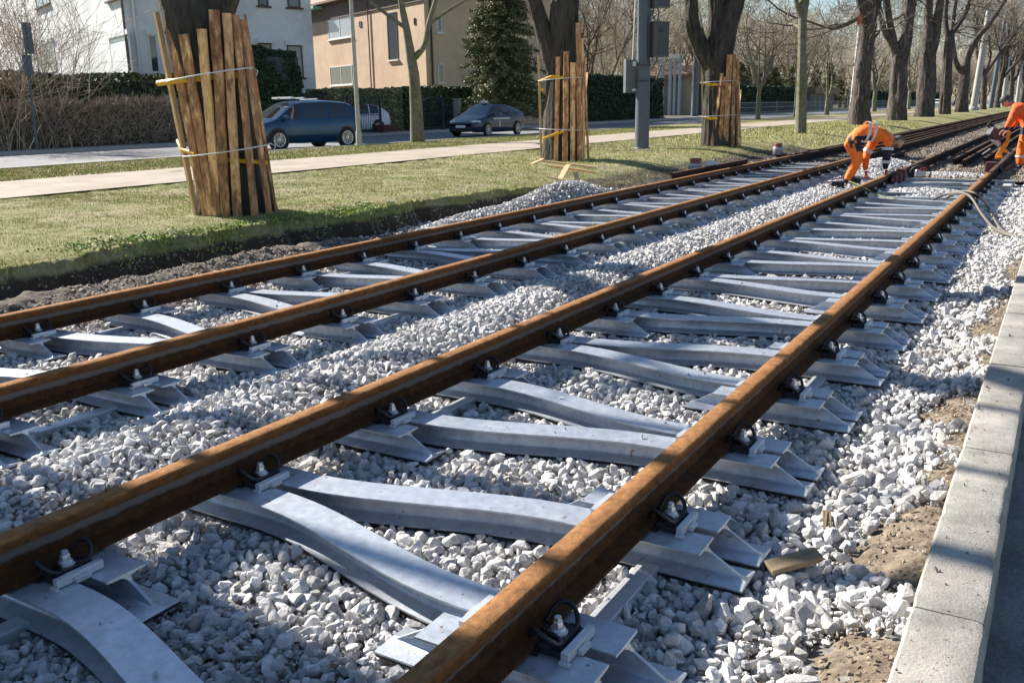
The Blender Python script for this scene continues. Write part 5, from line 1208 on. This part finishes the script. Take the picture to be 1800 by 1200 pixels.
hose('hose', [gp(1640, 352, .0), gp(1668, 340, .10), gp(1702, 343, .175), gp(1725, 375, .0), gp(1744, 398, -.06), gp(1770, 412, -.07), gp(1810, 420, -.07)], .017, 'hose', 'thicker grey hose crossing the kerbside rail below the upper loop')
hose('measuring_tape', [gp(1492, 318, .02), gp(1510, 326, .175), gp(1530, 336, .05), gp(1545, 343, .012), gp(1575, 350, .006)], .010, 'hoseg', 'yellow green strap lying over the second rail below the bent worker', 'strap')
# offcut of wood and splinters by the sleeper end
pa, pb = gp(1350, 998, -.10), gp(1440, 972, -.065); d_ = pb-pa; b = MB(); b.add([(x*d_.length/2, y_*.036*(1 if x < .9 else .86), z*.009) for x in (-1, -.3, .4, .8, 1) for y_, z in ((-1, -1), (1, -1), (.93, 1), (-.9, 1))], [tuple(i*4+q for q in (j, (j+1) % 4))+tuple((i+1)*4+q for q in ((j+1) % 4, j)) for i in range(4) for j in range(4)]+[(3, 2, 1, 0), (16, 17, 18, 19)]); o = tag(b.build('board_offcut', M['wood'], bevel=.004, loc=(pa+pb)/2), 'weathered piece of board lying on the stones beside the sleeper end', 'board'); o.rotation_euler = (.1, -math.atan2(d_.z, d_.length), math.atan2(d_.y, d_.x))
b = MB()
for k in range(5): a = gp(1447+k*3, 897, -.02); b.bar(a, a+Vector((.015+random.uniform(-.006, .006), -.05-random.random()*.03, -.035)), .007, .005)
tag(b.build('wood_splinter', M['wood']), 'small bundle of wood splinters on the stones above the board', 'splinters')
# bits of gravel lying on the kerb
n = 90; x = rng.uniform(kx0+.01, kx1-.03, n); y = rng.uniform(1.6, 7, n); s = rng.uniform(.003, .010, n)
s[:5] = (.024, .02, .018, .02, .016)
v, f, t = scatter_rocks('', np.stack([x, y, .063+s*.25], -1), s, PR_LO, None)
bigmesh('kerb_grit', v, f, 3, M['brownstone'], tint=t, kind='stuff', label='fine grit and small chips scattered on top of the kerb', cat='grit')
# dark twig and fallen timber by the lawn edge
for k, (x0, y0, z0, x1, y1, z1, w_, h_, mt, lab) in enumerate(((555, 395, -.02, 668, 389, .02, .16, .10, 'twigdk', 'dark half buried timber left below the closest guarded tree'), (640, 390, .0, 700, 386, .03, .12, .08, 'twigdk', 'dark buried timber right of the upright splinter'),
                                                       (622, 373, .14, 640, 398, .0, .05, .04, 'plankbark', 'splinter of timber standing up at the lawn edge'))):
    b = MB(); b.bar(gp(x0, y0, z0), gp(x1, y1, z1), w_, h_); tag(b.build('timber', M[mt], bevel=.01), lab, 'timber')
b = MB(); b.box((0, 0, 0), (.22, .3, .45), taper=.9); o = at(1512, 37, gx(1513, 216, -9.5)); d_ = Vector((-o.x, -o.y, 0)).normalized()
tag(b.build('nest_box', mat('red_nest_box', (.5, .1, .05), .7), loc=o+d_*.62), 'small red box fixed on the thick trunk above the bent worker', 'nest box')

# ---------------------------------------------------------------- workers
def skin_mesh(joints, edges, root_i=0, sub=2):
    """joints: list of (co, radius or (rx, ry)); returns an evaluated mesh"""
    me = bpy.data.meshes.new('tmp'); me.from_pydata([tuple(j[0]) for j in joints], edges, []); o = bpy.data.objects.new('tmp', me); C.objects.link(o)
    md = o.modifiers.new('s', 'SKIN'); 
    if not me.skin_vertices: 
        bm = bmesh.new(); bm.from_mesh(me); bm.verts.layers.skin.verify(); bm.to_mesh(me); bm.free()
    for i, j in enumerate(joints):
        r_ = j[1] if isinstance(j[1], tuple) else (j[1], j[1]); me.skin_vertices[0].data[i].radius = r_; me.skin_vertices[0].data[i].use_root = (i == root_i)
    md.branch_smoothing = .6; sb_ = o.modifiers.new('u', 'SUBSURF'); sb_.levels = sub; sb_.render_levels = sub
    dg = bpy.context.evaluated_depsgraph_get(); dg.update(); out = bpy.data.meshes.new_from_object(o.evaluated_get(dg)); bpy.data.objects.remove(o); bpy.data.meshes.remove(me); return out
def body(root, joints, edges, mats, pick, name='body', root_i=0, sub=2):
    me = skin_mesh(joints, edges, root_i, sub); me.name = name; me.materials.clear()
    for m_ in mats: me.materials.append(M[m_])
    for p in me.polygons: p.material_index = pick(p.center); p.use_smooth = True
    o = bpy.data.objects.new(name, me); C.objects.link(o); o.parent = root; return o
def hand(root, wrist, direc, palmn, mt, curl=.5, name='glove'):
    """palm and five fingers as one skinned mesh"""
    d = Vector(direc).normalized(); n = Vector(palmn).normalized(); s = d.cross(n).normalized(); n = s.cross(d)
    W = Vector(wrist); J = [(W, .030), (W+d*.05, (.042, .024)), (W+d*.09, (.042, .02))]; E_ = [(0, 1), (1, 2)]
    for k, (off_, ln) in enumerate(((-.032, .065), (-.011, .075), (.011, .07), (.031, .055))):
        a = W+d*.085+s*off_; p1 = a+d*ln*.45+n*curl*.015; p2 = p1+(d*(1-curl*.5)+n*curl).normalized()*ln*.35; p3 = p2+(d*(1-curl)+n*curl*1.3).normalized()*ln*.3
        i = len(J); J += [(a, .011), (p1, .010), (p2, .009), (p3, .008)]; E_ += [(2, i), (i, i+1), (i+1, i+2), (i+2, i+3)]
    a = W+d*.03-s*.035; i = len(J); J += [(a, .013), (a-s*.03+d*.03+n*.01, .011), (a-s*.035+d*.06+n*.02, .009)]; E_ += [(1, i), (i, i+1), (i+1, i+2)]
    me = skin_mesh(J, E_, 0, 1); me.materials.clear(); me.materials.append(M[mt])
    for p in me.polygons: p.use_smooth = True
    o = bpy.data.objects.new(name, me); C.objects.link(o); o.parent = root; return o
def head(root, c, fwd, up, cap=None, face='skin', hair='hair'):
    f_ = Vector(fwd).normalized(); u_ = (Vector(up)-f_*Vector(up).dot(f_)).normalized(); s_ = u_.cross(f_); Mx = Matrix((f_, s_, u_)).transposed()
    bm = bmesh.new(); bmesh.ops.create_icosphere(bm, subdivisions=4, radius=1)
    for v in bm.verts:
        x, y_, z = v.co; r_ = 1.
        X, Y, Z = x*.098, y_*.077, z*.118
        if z < 0: X += .012*(-z); Y *= 1-.28*(-z)**1.2
        if x > 0:
            g = math.exp(-((y_)/.16)**2-((z+.12)/.22)**2); X += .024*g                # nose
            X -= .012*(math.exp(-((abs(y_)-.36)/.17)**2-((z-.05)/.13)**2))              # eye sockets
            X += .007*math.exp(-(y_/.35)**2-((z+.48)/.10)**2); X += .010*math.exp(-(y_/.3)**2-((z+.85)/.14)**2)   # lips, chin
        if x < -.2: X *= 1.06
        v.co = Vector((X, Y, Z))
    me = bpy.data.meshes.new('head'); bm.to_mesh(me); bm.free(); return me, Mx
def make_head(root, c, fwd, up, cap=None, beard=None):
    me, Mx = head(root, c, fwd, up); me.materials.append(M['skin']); me.materials.append(M['hair'])
    for p in me.polygons:
        p.use_smooth = True; x, y_, z = p.center
        hr = (z > .045+.25*max(0, x)) or (x < -.02 and z > -.05) or (x < .012 and z > .01)
        p.material_index = 1 if hr else 0
        if beard and x > .02 and z < -.045 and z > -.14: p.material_index = 1
    me.transform(Mx.to_4x4()); o = bpy.data.objects.new('head', me); C.objects.link(o); o.parent = root; o.location = c
    for sy in (1, -1):
        b = MB(); b.lathe([(.006, -.006), (.020, -.004), (.024, .002), (.012, .006)], (0, 0, 0), 10); e = b.build('ear', M['skin'], o, smooth=60); e.matrix_local = Mx.to_4x4() @ Matrix.Translation((-.005, sy*.079, .0)) @ Matrix.Rotation(R(-90*sy), 4, 'X') @ Matrix.Diagonal((.7, 1.3, 1, 1))
        b = MB(); b.lathe([(.001, -.004), (.010, 0), (.006, .005)], n=8); e = b.build('eye', M['dark'], o, smooth=60); e.matrix_local = Mx.to_4x4() @ Matrix.Translation((.084, sy*.031, .006)) @ Matrix.Rotation(R(90), 4, 'Y')
    if cap:
        b = MB(); b.lathe([(.108, 0), (.110, .03), (.096, .075), (.055, .105), (.01, .112)], n=18); k = b.build('cap', M[cap], o, smooth=60); k.matrix_local = Mx.to_4x4() @ Matrix.Translation((-.005, 0, .035)) @ Matrix.Diagonal((1, .86, 1, 1))
        b = MB(); b.box((.13, 0, .045), (.09, .13, .012)); k = b.build('peak', M[cap], o, bevel=.004); k.data.transform(Mx.to_4x4())
    return o
def band(root, joints, a, b_, t0, t1, rad, mt='reflect', name='reflective_band'):
    A, B_ = Vector(joints[a][0]), Vector(joints[b_][0]); P0 = A.lerp(B_, t0); P1 = A.lerp(B_, t1)
    b = MB(); b.tube([P0, P1], rad, 16, caps=False); return b.build(name, M[mt], root, smooth=80)

# worker bending over the second rail
w1 = gp(1484, 326, -.06); s1 = F/pj(w1)[2]
Ur = Vector((r1.x, r1.y, 0)).normalized(); Tc = Vector((-w1.x, -w1.y, 0)).normalized(); Tc = (Tc-Ur*Tc.dot(Ur)).normalized()
def L1(px, py, d=0.): return Ur*((px-1484)/s1)+Vector((0, 0, (326-py)/s1))+Tc*d
root = empty('person', w1, label='worker in orange clothes bent double over the second rail, boots left of it', cat='person', group=None)
J = [(L1(1488, 241, -.02), (.20, .19)), (L1(1503, 235, -.02), (.195, .20)), (L1(1524, 235, -.02), (.20, .21)), (L1(1544, 240, -.02), (.205, .19)), (L1(1558, 245, -.02), (.09, .09)), (L1(1566, 249, -.02), .062),
     (L1(1489, 254, .12), .15), (L1(1500, 282, .15), .105), (L1(1486, 308, .14), .072), (L1(1482, 318, .14), .062),
     (L1(1494, 254, -.14), .14), (L1(1511, 281, -.18), .095), (L1(1503, 306, -.17), .068), (L1(1500, 314, -.17), .06),
     (L1(1548, 247, .19), .10), (L1(1546, 273, .22), .074), (L1(1548, 293, .14), .055), (L1(1549, 299, .13), .038),
     (L1(1541, 246, -.2), .10), (L1(1528, 272, -.24), .074), (L1(1524, 296, -.14), .055), (L1(1524, 302, -.13), .038)]
E_ = [(0, 1), (1, 2), (2, 3), (3, 4), (4, 5), (0, 6), (6, 7), (7, 8), (8, 9), (0, 10), (10, 11), (11, 12), (12, 13), (3, 14), (14, 15), (15, 16), (16, 17), (3, 18), (18, 19), (19, 20), (20, 21)]
def pick1(c):
    u = 1484+c.dot(Ur)*s1; v = 326-c.z*s1; t = c.dot(Tc)
    if u > 1558 and v < 262: return 1
    if u > 1538 and 258 < v < 305 and t > .05: return 2         # dark sleeve
    if 1492 < u < 1520 and 240 < v < 268 and t > .02: return 2  # dark shirt hem and pocket panel
    if 1483 < u < 1488 and v < 262 and v > 218 and t > 0: return 2
    return 0
body(root, J, E_, ('orange', 'skin', 'navy'), pick1)
band(root, J, 14, 15, .55, .72, .096); band(root, J, 15, 16, .35, .6, .075); band(root, J, 18, 19, .75, .95, .085)
def ringband(P, n_, rx, ry, w_, name='reflective_band'):
    n_ = Vector(n_).normalized(); a = n_.cross(Tc).normalized(); pts = []; b = MB(); V = []
    for k in range(28):
        th = k/28*2*math.pi; q = a*math.cos(th)*rx+Tc*math.sin(th)*ry; V += [P+q-n_*w_/2, P+q+n_*w_/2]
    b.add([tuple(v) for v in V], [(2*k, 2*k+1, (2*k+3) % 56, (2*k+2) % 56) for k in range(28)]); return b.build(name, M['reflect'], root, smooth=80)
ax1 = L1(1545, 238)-L1(1504, 232)
ringband(L1(1515, 235, -.02), ax1, .187, .19, .05); ringband(L1(1525, 235, -.02), ax1, .192, .195, .045)
make_head(root, L1(1573, 252, -.02), Ur*.55+Vector((0, 0, -1.))+Tc*.25, Ur*1.+Vector((0, 0, .4)), beard=True)
for (h, dd) in ((L1(1549, 299, .13), .0), (L1(1524, 302, -.13), 0)): hand(root, h, Vector((0, 0, -1))+Ur*.25, Ur*-.3+Tc, 'redglove', .6)
def boot(P, fwd, mt='navy'):
    f_ = Vector(fwd).normalized(); me = skin_mesh([(P+Vector((0, 0, .16)), .062), (P+Vector((0, 0, .05)), .06), (P+f_*.10+Vector((0, 0, .035)), (.05, .042)), (P+f_*.19+Vector((0, 0, .02)), (.047, .032))], [(0, 1), (1, 2), (2, 3)], 0, 2)
    me.materials.clear(); me.materials.append(M[mt])
    for p in me.polygons: p.use_smooth = True
    o = bpy.data.objects.new('boot', me); C.objects.link(o); o.parent = root
boot(L1(1480, 328, .14), -Ur*.7+Tc*.6, 'navy'); boot(L1(1500, 322, -.17), Ur*.8+Tc*.5, 'dark')
# kneeling pad / tool bag at his boots
b = MB(); b.box((0, 0, .07), (.26, .16, .14), taper=.8); tag(b.build('tool_bag', M['navy'], bevel=.02, loc=gp(1470, 333, -.07)), 'small dark bag at the boots of the bent worker', 'bag').rotation_euler = (0, 0, .5)

# cropped worker at the right with the rail machine
w2 = gp(1792, 296, -.06); s2 = F/pj(w2)[2]
Tc2 = Vector((-w2.x, -w2.y, 0)).normalized(); Ur2 = Vector((-Tc2.y, Tc2.x, 0))
Ur2 = Ur2 if Ur2.dot(Ur) > 0 else -Ur2
def L2(px, py, d=0.): return Ur2*((px-1792)/s2)+Vector((0, 0, (296-py)/s2))+Tc2*d
root = empty('person', w2, label='worker in orange with a dark cap, cropped by the right edge, leaning over a machine', cat='person')
J = [(L2(1806, 226), (.22, .2)), (L2(1800, 212), (.23, .23)), (L2(1790, 200), (.24, .25)), (L2(1779, 191), (.21, .2)), (L2(1769, 185), .065), (L2(1765, 184), .055),
     (L2(1798, 240, .12), .16), (L2(1793, 264, .13), .12), (L2(1792, 284, .13), .095), (L2(1793, 291, .13), .055),
     (L2(1808, 238, -.1), .12), (L2(1812, 264, -.16), .085), (L2(1814, 286, -.18), .06), (L2(1814, 291, -.18), .055),
     (L2(1776, 195, .2), .11), (L2(1771, 214, .24), .085), (L2(1765, 226, .2), .055), (L2(1763, 229, .19), .038),
     (L2(1778, 192, -.2), .085), (L2(1780, 216, -.26), .062), (L2(1770, 230, -.25), .045), (L2(1768, 232, -.25), .038)]
def pick2(c):
    u = 1792+c.dot(Ur2)*s2; v = 296-c.z*s2
    if u < 1771 and v < 190 and abs(c.dot(Tc2)) < .1: return 1
    if v > 225 or (u > 1779 and v > 252-(u-1770)*1.1): return 3 if v > 240 else 2
    return 0
body(root, J, E_, ('orange2', 'skin', 'navy', 'orange'), pick2)
make_head(root, L2(1760, 182), -Ur2+Vector((0, 0, -.8)), Vector((0, 0, 1))-Ur2*.6, cap='dark')
for h in (L2(1763, 229, .19), L2(1768, 232, -.25)): hand(root, h, -Ur2*.7+Vector((0, 0, -.5)), Vector((0, 0, -1)), 'skin', .7, 'hand')
band(root, J, 7, 8, .45, .62, .115)
boot(L2(1793, 298, .13), -Ur2+Tc2*.3, 'dark'); boot(L2(1814, 298, -.18), -Ur2+Tc2*.3, 'dark')
# rail machine: yellow stand with a dark engine
mm = gp(1757, 290, -.02); s3 = F/pj(mm)[2]
def L3(px, py, d=0.): return Ur2*((px-1757)/s3)+Vector((0, 0, (290-py)/s3))+Tc2*d
root = empty('rail_machine', mm, label='yellow rail drilling machine with a dark engine held by the cropped worker', cat='machine')
b = MB(); b.bar(L3(1752, 276), L3(1764, 252), .13, .10); b.bar(L3(1764, 254), L3(1766, 232), .07, .07); b.bar(L3(1768, 268), L3(1757, 262), .12, .06); b.bar(L3(1749, 278, .06), L3(1760, 276, .06), .16, .05)
b.bar(L3(1766, 234, -.12), L3(1757, 232, .12), .03, .03); b.build('stand', M['machine_y'], root, bevel=.01)
b = MB(); b.box(L3(1743, 236), (.26, .22, .2), ang, M=Matrix.Rotation(.5, 3, 'Y')); b.box(L3(1748, 247), (.16, .18, .12), ang); b.build('engine', M['dark'], root, bevel=.025)
b = MB(); b.tube([L3(1742, 226), L3(1734, 219)], .03, 8); b.tube([L3(1738, 230), L3(1731, 222), L3(1736, 216)], .02, 8); b.build('exhaust', M['black'], root)
b = MB(); b.tube([L3(1747, 250, .06), L3(1754, 256, .08)], [.06, .05], 12); b.tube([L3(1740, 262, .02), L3(1728, 272, .02)], .015, 6); b.build('gearbox', M['alloy'], root)
# clamp block at the end of the kerbside rail
p = gp(1738, 302, .0); root = empty('rail_clamp', p, label='dark red brown clamp gripping the cut end of the kerbside rail', cat='clamp')
b = MB(); b.box((.02, .1, .09), (.2, .22, .2)); b.box((.15, .1, .05), (.1, .3, .12)); b.build('clamp_block', mat('dark_red_clamp', (.10, .03, .025), .6, var=.3), root, bevel=.02)
b = MB(); b.tube([(.18, -.02, .1), (.24, -.1, .0)], .03, 8); b.build('screw', M['dark'], root)
# rail saw lying between the rails beside the bent worker
p = gp(1622, 312, -.02); s4 = F/pj(p)[2]; root = empty('rail_saw', p, label='petrol rail saw with a round guard lying inside the track by the second rail', cat='saw')
def L4(px, py, d=0.): return Ur2*((px-1622)/s4)+Vector((0, 0, (314-py)/s4))+Tc2*d
b = MB(); pts = [L4(1618+15*math.cos(a)*1.1, 306-13*math.sin(a), .05) for a in np.linspace(-.6, 3.9, 18)]; b.tube(pts, .014, 8); b.build('handle_ring', M['black'], root, smooth=60)
b = MB(); b.box(L4(1616, 307), (.2, .16, .16), ang); b.build('engine', M['alloy'], root, bevel=.03)
b = MB(); b.box(L4(1620, 300), (.12, .13, .07), ang); b.build('cover', M['machine_r'], root, bevel=.02)
q = Matrix.Rotation(R(90), 3, 'X') @ Matrix.Rotation(.3, 3, 'Z'); b = MB(); b.lathe([(.10, -.02), (.14, -.02), (.14, .02), (.10, .02)], L4(1610, 305, .02), 20, M=q); b.build('blade_guard', M['dark'], root, smooth=40)
b = MB(); b.tube([L4(1612, 308), L4(1598, 312), L4(1585, 313)], .03, 8); b.tube([L4(1604, 303), L4(1596, 311)], .02, 8); b.box(L4(1590, 311), (.16, .1, .08), ang); b.build('arm', M['can'], root)
p = gp(1580, 303, .02); b = MB(); b.box((0, 0, .06), (.10, .9, .22)); b.box((0, .3, .1), (.16, .14, .3)); b.box((0, -.2, .1), (.16, .1, .26)); tag(b.build('rail_clamp', bpy.data.materials['dark_red_clamp'], bevel=.01, loc=(XR[3]+.12, 17.5, -.04)), 'long dark red brown clamp on the second rail right of the bent worker', 'clamp')
